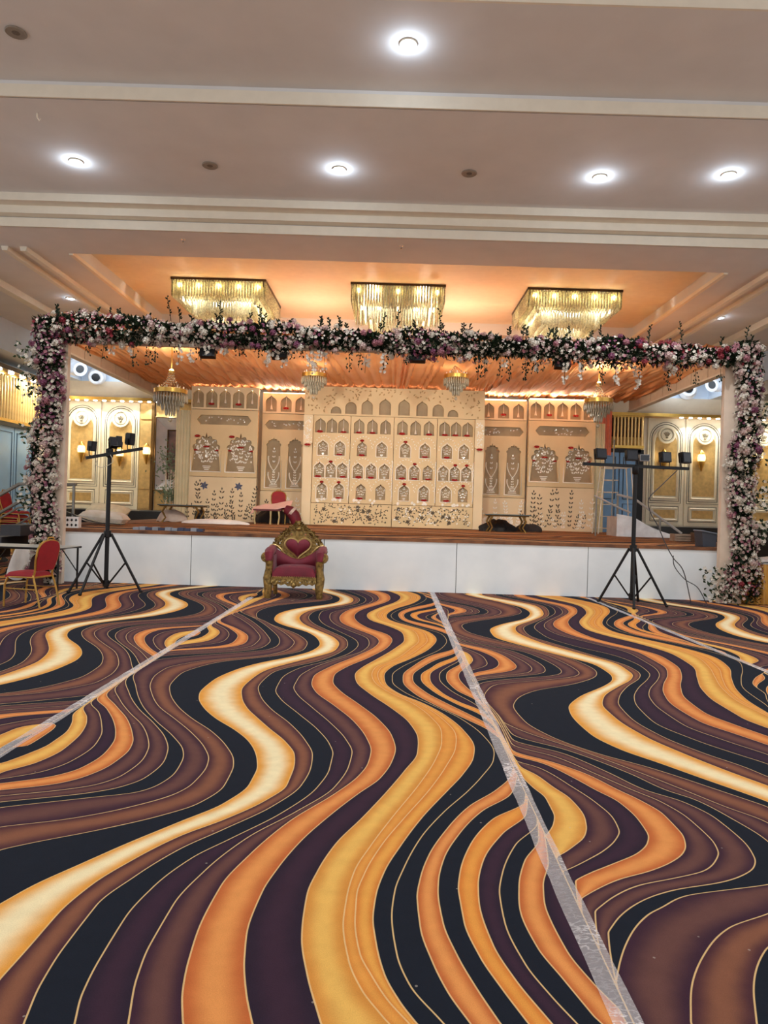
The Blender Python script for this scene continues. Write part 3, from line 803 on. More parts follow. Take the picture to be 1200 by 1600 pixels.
nozzle(118, 573, 22.3, at(118, 573, 22.3)[1], (0.75, -0.6, -0.35), 'white air jet nozzle beside the left post, nearer the post')
nozzle(152, 588, 23.0, at(152, 588, 23.0)[1], (0.25, -1, -0.3), 'white air jet nozzle right of its twin, left of the stage drape')
nozzle(1122, 598, 22.3, at(1122, 598, 22.3)[1], (-0.9, -0.5, -0.35), 'white air jet nozzle partly behind the right flower post')
nozzle(1074, 612, 23.0, at(1074, 612, 23.0)[1], (-0.25, -1, 0.1), 'white air jet nozzle left of the right flower post, by the drape edge')


def loop(mb, pts, w, y):
    """thin moulding that follows a closed outline in the wall plane"""
    p = [(x, y, z) for x, z in pts]
    mb.tube(p + [p[0]], w, 6, False)
    return mb


def wall_panel(xc, side):
    """tall cream wall panel: arched gold field under a medallion, low gold field beneath"""
    y = WY - 0.06
    b = MB().span((xc - 0.62, y, 1.19), (xc + 0.62, WY, 4.83)).build('wall_panel', CREAM, base)
    arch = arch_pts(xc, 2.02, 0.98, 2.6, 'round', 10)
    loop(loop(MB(), arch, 0.013, y), arch_pts(xc, 1.95, 1.1, 2.74, 'round', 10), 0.01, y).build('arch_line', DKLINE, b)
    loop(MB(), arch_pts(xc, 2.12, 0.84, 2.4, 'round', 10), 0.04, y).build('arch_moulding', CREAM, b, True)
    MB().prism(arch_pts(xc, 2.2, 0.74, 2.15, 'round', 10), y - 0.012, y + 0.01).build('gold_field', GOLDW, b)
    low = [(xc - 0.48, 1.33), (xc + 0.48, 1.33), (xc + 0.48, 1.84), (xc - 0.48, 1.84)]
    loop(MB(), low, 0.012, y).build('low_line', DKLINE, b)
    loop(MB(), [(xc - 0.42, 1.39), (xc + 0.42, 1.39), (xc + 0.42, 1.78), (xc - 0.42, 1.78)], 0.03, y).build('low_moulding', CREAM, b, True)
    MB().span((xc - 0.36, y - 0.012, 1.45), (xc + 0.36, y + 0.01, 1.72)).build('low_gold_field', GOLDW, b)
    m = Matrix.Rotation(pi / 2, 3, 'X')
    MB().lathe([(0.001, 0.06), (0.19, 0.06), (0.2, 0.05), (0.22, 0.05), (0.24, 0.08), (0.29, 0.08), (0.3, 0.0)], (xc, y, 4.26), 28, m).build('medallion', CREAM, b, True)
    e = MB()
    for k in range(5):
        a = radians(-50 + 25 * k)
        e.tube([(xc + 0.05 * sin(a), y - 0.07, 4.22), (xc + 0.11 * sin(a), y - 0.085, 4.24 + 0.1 * cos(a)), (xc + 0.14 * sin(a), y - 0.07, 4.26 + 0.11 * cos(a))], [0.012, 0.016, 0.006], 5)
    e.lathe([(0.02, 0), (0.05, 0.03), (0.03, 0.06)], (xc, y - 0.075, 4.14), 8)
    loop(e, [(xc + 0.2 * cos(2 * pi * k / 24), 4.26 + 0.2 * sin(2 * pi * k / 24)) for k in range(24)], 0.008, y - 0.065)
    e.build('emblem', mat('old_silver', (150, 142, 120), 0.5, 0.3), b, True)


for px in (128.5, 189):
    wall_panel(at(px, 710, WY)[0], -1)
for px in (1038.5, 1098):
    wall_panel(at(px, 730, WY)[0], 1)
wall_panel(12.55, 1)


def pilaster(x0, x1):
    b = MB().span((x0, WY - 0.1, 1.19), (x1, WY, 4.83)).build('gold_pilaster', GOLDW, base)
    for za, zb in ((1.25, 1.83), (1.9, 4.2), (4.27, 4.78)):
        MB().span((x0 + 0.03, WY - 0.13, za), (x1 - 0.03, WY - 0.1, zb)).build('gold_tile', GOLDW, b)
    MB().span((x1 - 0.01, WY - 0.14, 1.19), (x1 + 0.07, WY, 4.83)).build('bronze_edge', mat('bronze', (110, 82, 44), 0.4, 0.6), b)


pilaster(-8.62, -8.2)
pilaster(11.25, 11.8)
MB().span((-8.1, WY - 0.05, 1.19), (-5.2, WY, 4.83)).build('gold_wall_field', GOLDW, base)
MB().span((5.2, WY - 0.05, 0.9), (8.5, WY, 4.9)).build('gold_wall_field', GOLDW, base)


def sconce(px, py, y, label, proto=[None]):
    x, z = at(px, py, y)
    if proto[0]:
        t = dup(proto[0], (x, y, z), label=label)
    else:
        t = thing('wall_sconce', label, 'wall lamp', (x, y, z), group='gold wall sconces on the back wall')
        proto[0] = t
        MB().lathe([(0.01, -0.36), (0.03, -0.33), (0.05, -0.25), (0.1, -0.12), (0.12, -0.02), (0.1, -0.02), (0.06, -0.1)], n=14).build('cup', GOLD, t, True)
        MB().lathe([(0.06, -0.05), (0.12, 0.0), (0.13, 0.1), (0.11, 0.2), (0.08, 0.22)], n=14).build('glass_shade', WARMGLOW_SOFT, t, True)
        MB().lathe([(0.05, 0.21), (0.1, 0.24), (0.07, 0.3), (0.02, 0.36)], n=12).build('crown', GOLD, t, True)
        MB().span((-0.03, 0.0, -0.2), (0.03, 0.14, 0.1)).build('bracket', GOLD, t)
    lamp('sconce_light', 'POINT', (x, y - 0.25, z + 0.1), 6, (1, 0.8, 0.5), 0.08)


WARMGLOW_SOFT = mat('shade_glow', (255, 228, 170), 0.4, emit=1.3)
sconce(127, 706, WY - 0.22, 'gold wall sconce on the leftmost arched gold panel')
sconce(187, 712, WY - 0.22, 'gold wall sconce on the arched panel behind the left light stand')
sconce(229, 709, WY - 0.28, 'gold wall sconce on the narrow gold pilaster left of the picture')
sconce(1037, 718, WY - 0.22, 'gold wall sconce behind the lamp bar of the right light stand')
sconce(1096, 720, WY - 0.22, 'gold wall sconce on the arched panel left of the right flower post')
sconce(1186, 716, WY - 0.22, 'gold wall sconce just right of the right flower post')

# framed picture with a splayed marble frame, mostly behind the stage set
MARB = mat('white_marble', (232, 232, 236), 0.25, rgb2=(196, 198, 206), scale=2.5)
x0, z1 = at(244, 652, WY - 0.35)
x1, z0 = -5.3, at(244, 766, WY - 0.35)[1]
pic = thing('framed_picture', 'large picture in a splayed white marble frame on the gold wall', 'picture', ((x0 + x1) / 2, WY - 0.06, (z0 + z1) / 2))
w, h = (x1 - x0) / 2, (z1 - z0) / 2
for (ax, az, bx, bz) in ((-1, -1, -1, 1), (-1, 1, 1, 1), (1, 1, 1, -1), (1, -1, -1, -1)):
    o = [(ax * w, -0.3, az * h), (bx * w, -0.3, bz * h), (bx * (w - 0.34), -0.06, bz * (h - 0.4)), (ax * (w - 0.34), -0.06, az * (h - 0.4))]
    MB().add(o + [(p[0], 0, p[2]) for p in o], [(0, 1, 2, 3), (0, 4, 5, 1), (1, 5, 6, 2), (2, 6, 7, 3), (3, 7, 4, 0), (7, 6, 5, 4)]).build('frame_side', MARB, pic)
eb = MB()
loop(loop(eb, [(-w, -h), (w, -h), (w, h), (-w, h)], 0.03, -0.3), [(-w + 0.34, -h + 0.4), (w - 0.34, -h + 0.4), (w - 0.34, h - 0.4), (-w + 0.34, h - 0.4)], 0.025, -0.07).build('frame_edge', mat('bronze', (110, 82, 44)), pic)
MB().span((-w + 0.3, -0.05, -h + 0.36), (w - 0.3, 0, h - 0.36)).build('canvas', mat('dark_picture', (150, 118, 112), 0.5, rgb2=(52, 30, 30), scale=2.2), pic)

# gold rod screens: one over the blue door at right, one high on the left wall


RODG = mat('pale_gold_rod', (244, 214, 150), 0.3, 0.55, var=0.1)


def rod_screen(name, label, p0, p1, z0, z1, count, r):
    t = thing(name, label, 'gold screen', ((p0[0] + p1[0]) / 2, (p0[1] + p1[1]) / 2, z0))
    cx, cy = t.location[0], t.location[1]
    me = None
    for k in range(count):
        f = (k + 0.5) / count
        q = (p0[0] + (p1[0] - p0[0]) * f - cx, p0[1] + (p1[1] - p0[1]) * f - cy, 0)
        if me is None:
            me = MB().tube([(0, 0, 0.0), (0, 0, z1 - z0)], r, 8).mesh('rod', RODG)
        link('rod', me, t, loc=q)
    for z in (0.0, z1 - z0):
        a = Vector((p0[0] - cx, p0[1] - cy, z))
        b = Vector((p1[0] - cx, p1[1] - cy, z))
        d = (b - a)
        MB().box((a + b) / 2, (d.length, 0.1, 0.09), atan2(d.y, d.x)).build('rail', GOLD, t)
    return t


xa, xb = at(957, 680, WY - 0.3)[0], at(1006, 680, WY - 0.3)[0]
rs = rod_screen('rod_screen', 'screen of upright gold rods above the blue door', (xa, WY - 0.3), (xb, WY - 0.3), 3.8, 4.85, 9, 0.035)
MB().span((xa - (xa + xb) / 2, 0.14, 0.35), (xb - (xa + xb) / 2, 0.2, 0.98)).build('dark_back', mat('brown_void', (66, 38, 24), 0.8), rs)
rod_screen('rod_screen', 'screen of upright gold rods high on the left wall', (-11.25, 19.6), (-11.25, 22.9), 3.72, 5.05, 22, 0.04)
structure('trim_%d' % n, MB().span((-11.4, 14, 5.08), (-10.9, 23.1, 5.2)), mat('bronze', (110, 82, 44)))
n += 1
tl = thing('strip_light', 'row of warm lamps above the gold rods on the left wall', 'strip light', (-11.05, 21, 5.06))
for k in range(7):
    MB().lathe([(0.001, 0), (0.08, 0), (0.07, -0.03), (0.001, -0.04)], (0, -2 + k * 0.62, 0), 10).build('lamp', GLOW, tl)
lamp('strip_light_beam', 'AREA', (-11.0, 21.2, 5.0), 120, (1, 0.88, 0.65), 0.3, (-0.15, 0, -1), 3.0)

# blue doors
BLUEP = mat('blue_door_paint', (150, 186, 216), 0.35, var=0.08, scale=2)
BLUED = mat('blue_door_line', (84, 112, 140), 0.4)


def blue_door(name, label, x, y, rz, w, h, z, m=BLUEP):
    t = thing(name, label, 'door', (x, y, z), rz)
    for s in (-1, 1):
        b = MB().span((s * w / 4 - w / 4 + 0.02, -0.04, 0), (s * w / 4 + w / 4 - 0.02, 0.04, h)).build('door_leaf', m, t)
        lb = MB()
        for za, zb in ((0.15, h * 0.36), (h * 0.42, h - 0.15)):
            loop(lb, [(s * w / 4 - w / 4 + 0.14, za), (s * w / 4 + w / 4 - 0.14, za), (s * w / 4 + w / 4 - 0.14, zb), (s * w / 4 - w / 4 + 0.14, zb)], 0.022, -0.04)
        lb.build('moulding', BLUED, b)
    for q in (-1, 1):
        MB().span((q * w / 2 - 0.1, -0.1, -0.2), (q * w / 2 + 0.1, 0.06, h + 0.1)).build('jamb', BLACK, t)
    MB().span((-w / 2, -0.1, h), (w / 2, 0.06, h + 0.12)).build('head', BLACK, t)
    return t


xd0, xd1 = at(934, 760, WY - 0.3)[0], at(998, 760, WY - 0.3)[0]
blue_door('blue_door', 'glossy blue double door under the gold rods at the right of the stage', (xd0 + xd1) / 2, WY - 0.31, 0, xd1 - xd0, 2.7, 0.9, mat('blue_gloss', (120, 178, 234), 0.2, var=0.15, scale=1.2))
blue_door('blue_door', 'pale blue panelled door on the left wall under the gold rods', -11.3, 20.9, radians(90), 2.3, 3.45, 0.1, mat('sky_blue_door', (136, 180, 218), 0.3, var=0.08, scale=2))

# ---------------------------------------------------------------- stage
ST = 0.955
SY = 12.75
stage = thing('stage', 'low stage platform faced with white boards under brown carpet', 'stage', (0, SY, 0))
BOARD = mat('white_board', (236, 240, 240), 0.55, rgb2=(220, 226, 228), scale=1.4)
SX0, SX1 = -6.14, 6.14
cuts = [SX0] + [at(px, 885, SY)[0] for px in (298, 505.5, 713, 918.5)] + [SX1]
for a, b in zip(cuts, cuts[1:]):
    MB().span((a + 0.006, 0, 0.0), (b - 0.006, 0.03, ST - 0.045)).build('front_board', BOARD, stage)
MB().span((SX0, 0.031, 0), (SX1, 9.0, ST - 0.02)).build('deck', mat('stage_core', (60, 58, 56), 0.8), stage)
for xa, xb in ((-7.2, SX0), (SX1, 7.3)):
    MB().span((xa, 2.2, 0), (xb, 9.0, ST)).build('side_wing', mat('stage_brown', (150, 102, 70), 0.95, rgb2=(96, 64, 50), scale=2), stage)
MB().span((SX0 - 0.01, -0.015, ST - 0.05), (SX1 + 0.01, 0.06, ST + 0.004)).build('carpet_nosing', mat('stage_carpet_edge', (150, 98, 62), 0.95, rgb2=(70, 48, 42), scale=3), stage)
Ys = np.linspace(SX0, SX1, 160)
brown = [((186, 128, 84), (136, 86, 60)), ((62, 46, 46), (54, 40, 42)), ((216, 160, 104), (160, 104, 66))]
sb = [brown[(i * 2 + i // 3) % 3] for i in range(len(BANDS))]
smat = carpet_material('stage_carpet', (190, 140, 90), 0.004)
for k in range(3):
    y0 = k * 2.98
    C = tile(Ys * 0.8 + 3 + k) + 2.23 + y0
    me = band_mesh('carpet_piece', Ys, C, sb, y0, y0 + 2.98, smat, ST + 0.006, True)
    link('carpet_piece', me, stage)

# ---------------------------------------------------------------- draped canopy over the stage
CX, CZ, CY0, CY1 = 7.22, 5.06, 14.4, 21.6
canopy = thing('drape_canopy', 'pleated orange fabric ceiling stretched over the stage', 'canopy', (0, CY0, CZ))
DRAPE = mat('orange_drape', (248, 182, 118), 0.75, rgb2=(240, 164, 100), scale=1.5, sheen=0.1, transl=0.15)
rnd = random.Random(3)
ridges = [-16.0]
while ridges[-1] < 16:
    ridges.append(ridges[-1] + rnd.choice((0.1, 0.14, 0.2, 0.3, 0.42)))
ridges = np.array(ridges)
deep = np.array([rnd.choice((0.05, 0.08, 0.13)) for _ in ridges])


def canopy_pt(u, v):
    x = -CX + 2 * CX * u
    q = x / (1.0 - 0.36 * v)
    i = int(np.searchsorted(ridges, q)) - 1
    f = (q - ridges[i]) / (ridges[i + 1] - ridges[i])
    z = -deep[i] * (4 * f * (1 - f)) ** 0.75 - 0.03 * sin(pi * v)
    return (x, v * (CY1 - CY0), z)


MB().grid(canopy_pt, 640, 10).build('pleated_cloth', DRAPE, canopy, True)
FASC = mat('canopy_fascia', (226, 208, 184), 0.7, var=0.05)
for s in (-1, 1):
    L = CY1 - CY0
    for k in range(8):
        MB().span((s * CX - 0.04, L * k / 8 + 0.012, -0.36), (s * CX + 0.06, L * (k + 1) / 8 - 0.012, 0.03)).build('side_board', FASC, canopy)
    MB().span((s * CX - 0.07, 0, -0.4), (s * CX + 0.1, L, -0.36)).build('side_rail', WHITE, canopy)
# light strip along the back edge of the canopy, behind the top of the set
strip = thing('light_strip', 'bright strip light between the fabric ceiling and the top of the set', 'strip light', (0, 19.75, 4.84))
for x0, x1, dy in ((-2.5, 2.5, 0.3), (-3.95, -2.6, 1.3), (2.6, 3.95, 1.3), (-5.9, -4.0, 0.95), (4.0, 5.9, 0.95)):
    MB().span((x0, dy + 0.1, 0), (x1, dy + 0.16, 0.03)).build('tube', mat('strip_glow_tube', (255, 214, 180), 0.4, emit=4.0), strip)
    lamp('strip_glow', 'AREA', ((x0 + x1) / 2, 19.75 + dy + 0.0, 4.83), 14 * (x1 - x0), (1, 0.82, 0.66), x1 - x0, (0, -0.5, 1), 0.1)

# ---------------------------------------------------------------- stage set (carved and painted boards)
BEIGE = mat('set_board', (226, 202, 156), 0.55, rgb2=(214, 188, 142), scale=1.2)
BEIGE2 = mat('set_board_pale', (236, 216, 178), 0.55, rgb2=(226, 204, 164), scale=1.2)
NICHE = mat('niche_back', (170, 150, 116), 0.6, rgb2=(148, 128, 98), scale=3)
MIRROR = mat('mirror_inlay', (252, 250, 244), 0.2, 0.25, var=0.02)  # mirror pieces; their sparkle is put into a near-white colour
MIRR2 = mat('white_sparkle_inlay', (252, 248, 236), 0.25, 0.0, var=0.02)  # plain white paint in place of bright glints off the mirror work
INLAY = mat('dark_leaf_inlay', (96, 84, 66), 0.5, var=0.2)
BLUEIN = mat('blue_star_inlay', (84, 92, 120), 0.4)
RED = mat('red_silk', (178, 34, 34), 0.6, var=0.2)
THREAD = mat('white_thread', (238, 226, 208), 0.6)
fl = MB()
for k in range(9):
    a = 2 * pi * k / 9
    fl.leaf((0.01 * cos(a), 0.01 * sin(a) - 0.01, 0), (0.065 * cos(a), -0.03 - 0.02 * (k % 2), 0.045 * sin(a)), 0.025, (0, 1, 0))
fl.ball((0, -0.035, 0), 0.028, 6, 4)
RED_ME = fl.mesh('red_blossom', RED)
bl = MB().tube([(0, 0, 0), (0, 0, -0.26)], 0.008, 5)
bl.lathe([(0.01, -0.24), (0.02, -0.28), (0.035, -0.36), (0.045, -0.38), (0.0, -0.385)], n=8)
BELL_ME = bl.mesh('hanging_bell', THREAD)


def sprig(mb, x, z, h, w, n, y, ln=0.06, wd=0.016, lean=0.0, R=random):
    """leaf pairs up a stem, lying on a board face at y"""
    for k in range(n):
        f = (k + 0.5) / n
        for s in (-1, 1):
            a = radians(35 + R.uniform(-12, 12)) * s
            mb.leaf((x + lean * f * h + s * 0.006, y - 0.006, z + f * h), (ln * sin(a) * w, -0.002, ln * cos(a)), wd, (0, 1, 0))
    mb.leaf((x + lean * h, y - 0.006, z + h), (0, -0.002, ln), wd, (0, 1, 0))


def star(mb, x, z, r, y, n=6):
    for k in range(n):
        a = 2 * pi * k / n + 0.3
        mb.leaf((x, y - 0.008, z), (r * cos(a), -0.002, r * sin(a)), r * 0.28, (0, 1, 0))


def vase_fill(mb, cx, z0, w, h, y, R):
    """mirror pieces in the shape of a vase with sprays of leaves"""
    for k in range(3):
        ww = w * (0.16 + 0.06 * k)
        mb.box((cx, y - 0.006, z0 + h * 0.06 + k * h * 0.045), (ww, 0.008, h * 0.022))
    for s in (-1, 0, 1):
        sprig(mb, cx + s * w * 0.12, z0 + h * 0.2, h * (0.58 if s == 0 else 0.42), 1.0, 5 if w > 0.4 else 3, y, min(0.085, w * 0.17), min(0.024, w * 0.05), s * 0.42, R)


LEAFS = []

# centre: four board columns, header, base, pilasters
YC = 20.0
centre = thing('stage_backdrop', 'tall central beige set wall with rows of small arched niches', 'stage set', (0, YC, ST))
zz = lambda z: z - ST
R5 = random.Random(5)
mir, prl = MB(), MB()
hdr_h = [(-1.78, 0.18, 0.28), (-1.37, 0.32, 0.32), (-0.92, 0.42, 0.32), (-0.44, 0.46, 0.32), (0.13, 0.46, 0.32), (0.6, 0.44, 0.32), (1.12, 0.34, 0.32), (1.58, 0.2, 0.3)]
hdr_h = [(-1.66, 0.2, 0.3), (-1.24, 0.34, 0.32), (-0.78, 0.43, 0.32), (-0.27, 0.47, 0.33), (0.27, 0.47, 0.33), (0.78, 0.43, 0.32), (1.24, 0.34, 0.32), (1.66, 0.2, 0.3)]
holes = [arch_pts(x, zz(4.14), w, h, 'ogee' if abs(x) < 1 else 'round') for x, h, w in hdr_h]
hb = link('header_board', plate_mesh('header_board', [(-2.56, zz(4.09)), (2.56, zz(4.09)), (2.56, zz(4.9)), (-2.56, zz(4.9))], holes, 0.1, BEIGE), centre)
rel = MB()
for k in range(230):
    x, z = R5.uniform(-2.5, 2.5), R5.uniform(4.16, 4.88)
    if z < 4.7 - abs(x) * 0.17 and abs(x) < 2.0:
        continue
    a = R5.uniform(0, 2 * pi)
    rel.leaf((x, 0.0, zz(z)), (0.08 * cos(a), -0.02, 0.08 * sin(a)), 0.022, (0, 1, 0))
o = rel.build('carved_foliage', mat('carved_relief', (196, 164, 116), 0.6, var=0.15), hb)
o['kind'] = 'stuff'
rows = [(3.59, 0.42, 0.3, 3), (2.95, 0.42, 0.28, 2), (2.32, 0.43, 0.28, 3), (1.72, 0.45, 0.28, 2)]
colx = [-2.3, -1.23, 0.0, 1.23, 2.3]
for c in range(4):
    xa, xb = colx[c] + 0.008, colx[c + 1] - 0.008
    W = xb - xa
    holes = []
    for (z0, h, w, k) in rows:
        xs = [xa + W * (0.19, 0.5, 0.81)[i] for i in range(3)] if k == 3 else [xa + W * 0.27, xa + W * 0.73]
        for i, x in enumerate(xs):
            holes.append(arch_pts(x, zz(z0), w, h, 'ogee'))
    cb = link('niche_board', plate_mesh('niche_board', [(xa, zz(1.6)), (xb, zz(1.6)), (xb, zz(4.08)), (xa, zz(4.08))], holes, 0.1, BEIGE), centre)
    for ri, (z0, h, w, k) in enumerate(rows):
        xs = [xa + W * (0.19, 0.5, 0.81)[i] for i in range(3)] if k == 3 else [xa + W * 0.27, xa + W * 0.73]
        for i, x in enumerate(xs):
            if ri == 0:
                link('hanging_bell', BELL_ME, cb, loc=(x, 0.04, zz(z0 + h - 0.02)))
            else:
                target = mir if R5.random() < 0.6 else prl
                vase_fill(target, x, zz(z0), w, h, 0.1, R5)
                if R5.random() < 0.75:
                    loop(prl, arch_pts(x, zz(z0) - 0.01, w + 0.04, h + 0.04, 'ogee'), 0.011, -0.002)
            if (i + ri + c) % 2 == 0 or R5.random() < 0.15:
                link('red_blossom', RED_ME, cb, loc=(x + R5.uniform(-0.03, 0.03), 0.02, zz(z0) + 0.03), scale=(1.3, 1, R5.uniform(0.6, 0.95)))
            if ri and R5.random() < 0.4:
                link('red_blossom', RED_ME, cb, loc=(x, -0.01, zz(z0 + h) + 0.02), scale=(0.8, 1, 0.8))
        if ri in (1, 2, 3):
            for q in range(2):          # bead arcs above the niches
                xc = xa + W * (0.27 + 0.46 * q)
                for a in range(11):
                    th = pi * a / 10
                    prl.leaf((xc + W * 0.22 * cos(th), -0.004, zz(z0 + h * 0.62) + 0.3 * sin(th)), (0.045 * sin(th) + 0.01, -0.002, 0.04 * cos(th)), 0.016, (0, 1, 0))
    for k in range(9):
        star(prl, R5.uniform(xa + 0.1, xb - 0.1), zz(R5.uniform(1.62, 1.72)), 0.05, 0)
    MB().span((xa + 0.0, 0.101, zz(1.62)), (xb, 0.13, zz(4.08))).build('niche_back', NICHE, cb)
    mm = MB()
    for k in range(26):
        mm.box((xb - 0.01 + R5.uniform(-0.01, 0.01), -0.006, zz(1.7 + k * 0.045)), (0.02, 0.01, 0.02 + 0.015 * R5.random()))
    mm.build('mirror_edge', MIRROR, cb)
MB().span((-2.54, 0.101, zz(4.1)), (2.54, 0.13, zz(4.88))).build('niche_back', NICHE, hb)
for x0, x1 in ((-2.3, -0.008), (0.008, 2.3)):
    b = MB().span((x0, 0, zz(ST + 0.012)), (x1, 0.1, zz(1.585))).build('base_board', BEIGE, centre)
    lf = MB()
    for k in range(190):
        a = R5.uniform(0, 2 * pi)
        x, z = x0 + 0.1 + (x1 - x0 - 0.2) * ((k * 0.618) % 1), R5.uniform(1.04, 1.54)
        lf.leaf((x, -0.006, zz(z)), (0.07 * cos(a), -0.002, 0.07 * sin(a)), 0.016, (0, 1, 0))
    for k in range(9):
        star(lf, R5.uniform(x0 + 0.1, x1 - 0.1), zz(R5.uniform(1.08, 1.5)), 0.07, 0)
    lf.build('leaf_inlay', INLAY if x0 < 0 else INLAY, b, kind='stuff')
    lf = MB()
    for k in range(10 if x0 < 0 else 60):
        a = R5.uniform(0, 2 * pi)
        lf.leaf((R5.uniform(x0 + 0.1, x1 - 0.1), -0.008, zz(R5.uniform(1.06, 1.52))), (0.07 * cos(a), -0.002, 0.07 * sin(a)), 0.024, (0, 1, 0))
    lf.build('mirror_leaves', MIRR2, b, kind='stuff')
for s in (-1, 1):
    p = MB().span((s * 2.305, -0.05, 0.012), (s * 2.56, 0.12, zz(4.08))).build('pilaster', BEIGE2, centre)
    bk = MB().prism([(s * 2.2 - 0.14, zz(3.25)), (s * 2.2, zz(3.12)), (s * 2.2 + 0.16, zz(3.4)), (s * 2.2 + 0.16, zz(4.12)), (s * 2.2 - 0.14, zz(4.12))] if False else
                    [(s * 2.42 - 0.13, zz(3.28)), (s * 2.42, zz(3.16)), (s * 2.42 + 0.13, zz(3.28)), (s * 2.42 + 0.13, zz(4.05)), (s * 2.42 - 0.13, zz(4.05))], -0.16, -0.05).build('bracket', BEIGE2, centre)
    mm = MB()
    for k in range(46):
        a = R5.uniform(0, 2 * pi)
        mm.leaf((s * 2.42 + R5.uniform(-0.1, 0.1), -0.166, zz(R5.uniform(3.3, 4.0))), (0.05 * cos(a), -0.002, 0.05 * sin(a)), 0.018, (0, 1, 0))
    mm.build('mirror_mosaic', MIRR2, bk, kind='stuff')
    link('red_blossom', RED_ME, centre, loc=(s * 2.42, -0.17, zz(3.22)), scale=(1.3, 1, 0.8))
mir.build('mirror_inlay', MIRROR, centre, kind='stuff')
prl.build('white_sparkle_inlay', MIRR2, centre, kind='stuff')


def set_panel(name, label, X0, X1, Y, z_top, niches, archs, arch_z, cart, base_top, seed, stars, base_dark):
    R_ = random.Random(seed)
    t = thing(name, label, 'stage set', ((X0 + X1) / 2, Y, ST), group=None)
    W = X1 - X0
    hw = W / 2
    nz = 4.29
    top = link('niche_frieze', plate_mesh('niche_frieze', [(-hw, zz(4.24)), (hw, zz(4.24)), (hw, zz(z_top)), (-hw, zz(z_top))],
               [arch_pts(-hw + W * f, zz(nz), w, z_top - nz - 0.07, 'ogee') for f, w in niches], 0.1, BEIGE2), t)
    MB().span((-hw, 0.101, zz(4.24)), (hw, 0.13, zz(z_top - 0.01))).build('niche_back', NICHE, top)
    for i, (f, w) in enumerate(niches):
        link('hanging_bell', BELL_ME, top, loc=(-hw + W * f, 0.04, zz(z_top - 0.1)))
        if i % 2:
            link('red_blossom', RED_ME, top, loc=(-hw + W * f, 0.03, zz(4.4)), scale=(1.3, 1, 0.9))
    c0, c1, cz0, cz1 = cart
    ch = (cz1 - cz0) / 2
    cm = (cz0 + cz1) / 2
    hexo = [(-hw + W * c0, zz(cm)), (-hw + W * c0 + ch * 0.8, zz(cz0)), (-hw + W * c1 - ch * 0.8, zz(cz0)), (-hw + W * c1, zz(cm)), (-hw + W * c1 - ch * 0.8, zz(cz1)), (-hw + W * c0 + ch * 0.8, zz(cz1))]
    az0, az1 = arch_z
    mid = link('arch_board', plate_mesh('arch_board', [(-hw, zz(base_top)), (hw, zz(base_top)), (hw, zz(4.225)), (-hw, zz(4.225))],
               [hexo] + [arch_pts(-hw + W * f, zz(az0), w, az1 - az0, 'cusp') for f, w in archs], 0.1, BEIGE), t)
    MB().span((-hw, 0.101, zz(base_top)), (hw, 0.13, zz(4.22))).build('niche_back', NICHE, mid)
    mi, pe = MB(), MB()
    for f, w in archs:
        x = -hw + W * f
        h = az1 - az0
        if w > 0.6:
            vase_fill(pe, x, zz(az0), w, h * 0.95, 0.1, R_)
            for k in range(64):
                a = R_.uniform(0, 2 * pi)
                rr = R_.uniform(0.05, 0.95)
                px, pz = x + (w / 2 - 0.06) * R_.uniform(-1, 1), zz(az0) + h * R_.uniform(0.3, 0.92)
                (pe if R_.random() < 0.6 else mi).leaf((px, 0.092, pz), (0.075 * cos(a), -0.002, 0.075 * sin(a)), 0.022, (0, 1, 0))
            for q in (-0.42, 0.0, 0.42):
                link('red_blossom', RED_ME, mid, loc=(x + q * w, 0.06, zz(az0) + h * (0.55 if q else 0.64)), scale=(1.5, 1, 0.6))
            link('red_blossom', RED_ME, mid, loc=(x - 0.3 * w, -0.02, zz(az0) + h * 0.9), scale=(1.2, 1, 0.9))
        else:
            for k in range(12):          # bead garlands in two hanging loops
                for s in (-1, 1):
                    th = pi * k / 11
                    for zc, hh in ((0.62, 0.26), (0.3, 0.22)):
                        pe.ball((x + s * w * 0.36 * sin(pi / 2 * (1 - k / 11) + 0.2), 0.09, zz(az0) + h * (zc - hh * (k / 11))), 0.021, 5, 4)
            for k in range(5):
                pe.box((x, 0.092, zz(az0) + h * (0.04 + 0.03 * k)), (w * (0.55 - 0.07 * k), 0.01, h * 0.012))
            sprig(pe, x, zz(az0) + h * 0.12, h * 0.2, 0.8, 4, 0.1, 0.07, 0.02, 0, R_)
            sprig(mi, x, zz(az0) + h * 0.45, h * 0.3, 0.8, 3, 0.1, 0.08, 0.022, 0, R_)
        loop(pe, [(x - w / 2 - 0.02, zz(az0)), (x + w / 2 + 0.02, zz(az0)), (x + w / 2 + 0.02, zz(az0) + h * 0.55), (x + w / 2 + 0.02, zz(az0)), (x - w / 2 - 0.02, zz(az0)), (x - w / 2 - 0.02, zz(az0) + h * 0.55)], 0.018, -0.004)
    for k in range(16):
        a = R_.uniform(0, 2 * pi)
        mi.leaf((-hw + W * R_.uniform(c0 + 0.1, c1 - 0.1), 0.094, zz(R_.uniform(cz0 + 0.05, cz1 - 0.05))), (0.06 * cos(a), -0.002, 0.06 * sin(a)), 0.02, (0, 1, 0))
    pe.build('white_sparkle_inlay', MIRR2, mid, kind='stuff')
    mi.build('mirror_inlay', MIRROR, mid, kind='stuff')
    b = MB().span((-hw, -0.02, 0.012), (hw, 0.1, zz(base_top) - 0.015)).build('base_board', BEIGE2, t)
    dk, li = MB(), MB()
    ns = 7 if W > 1.6 else 4
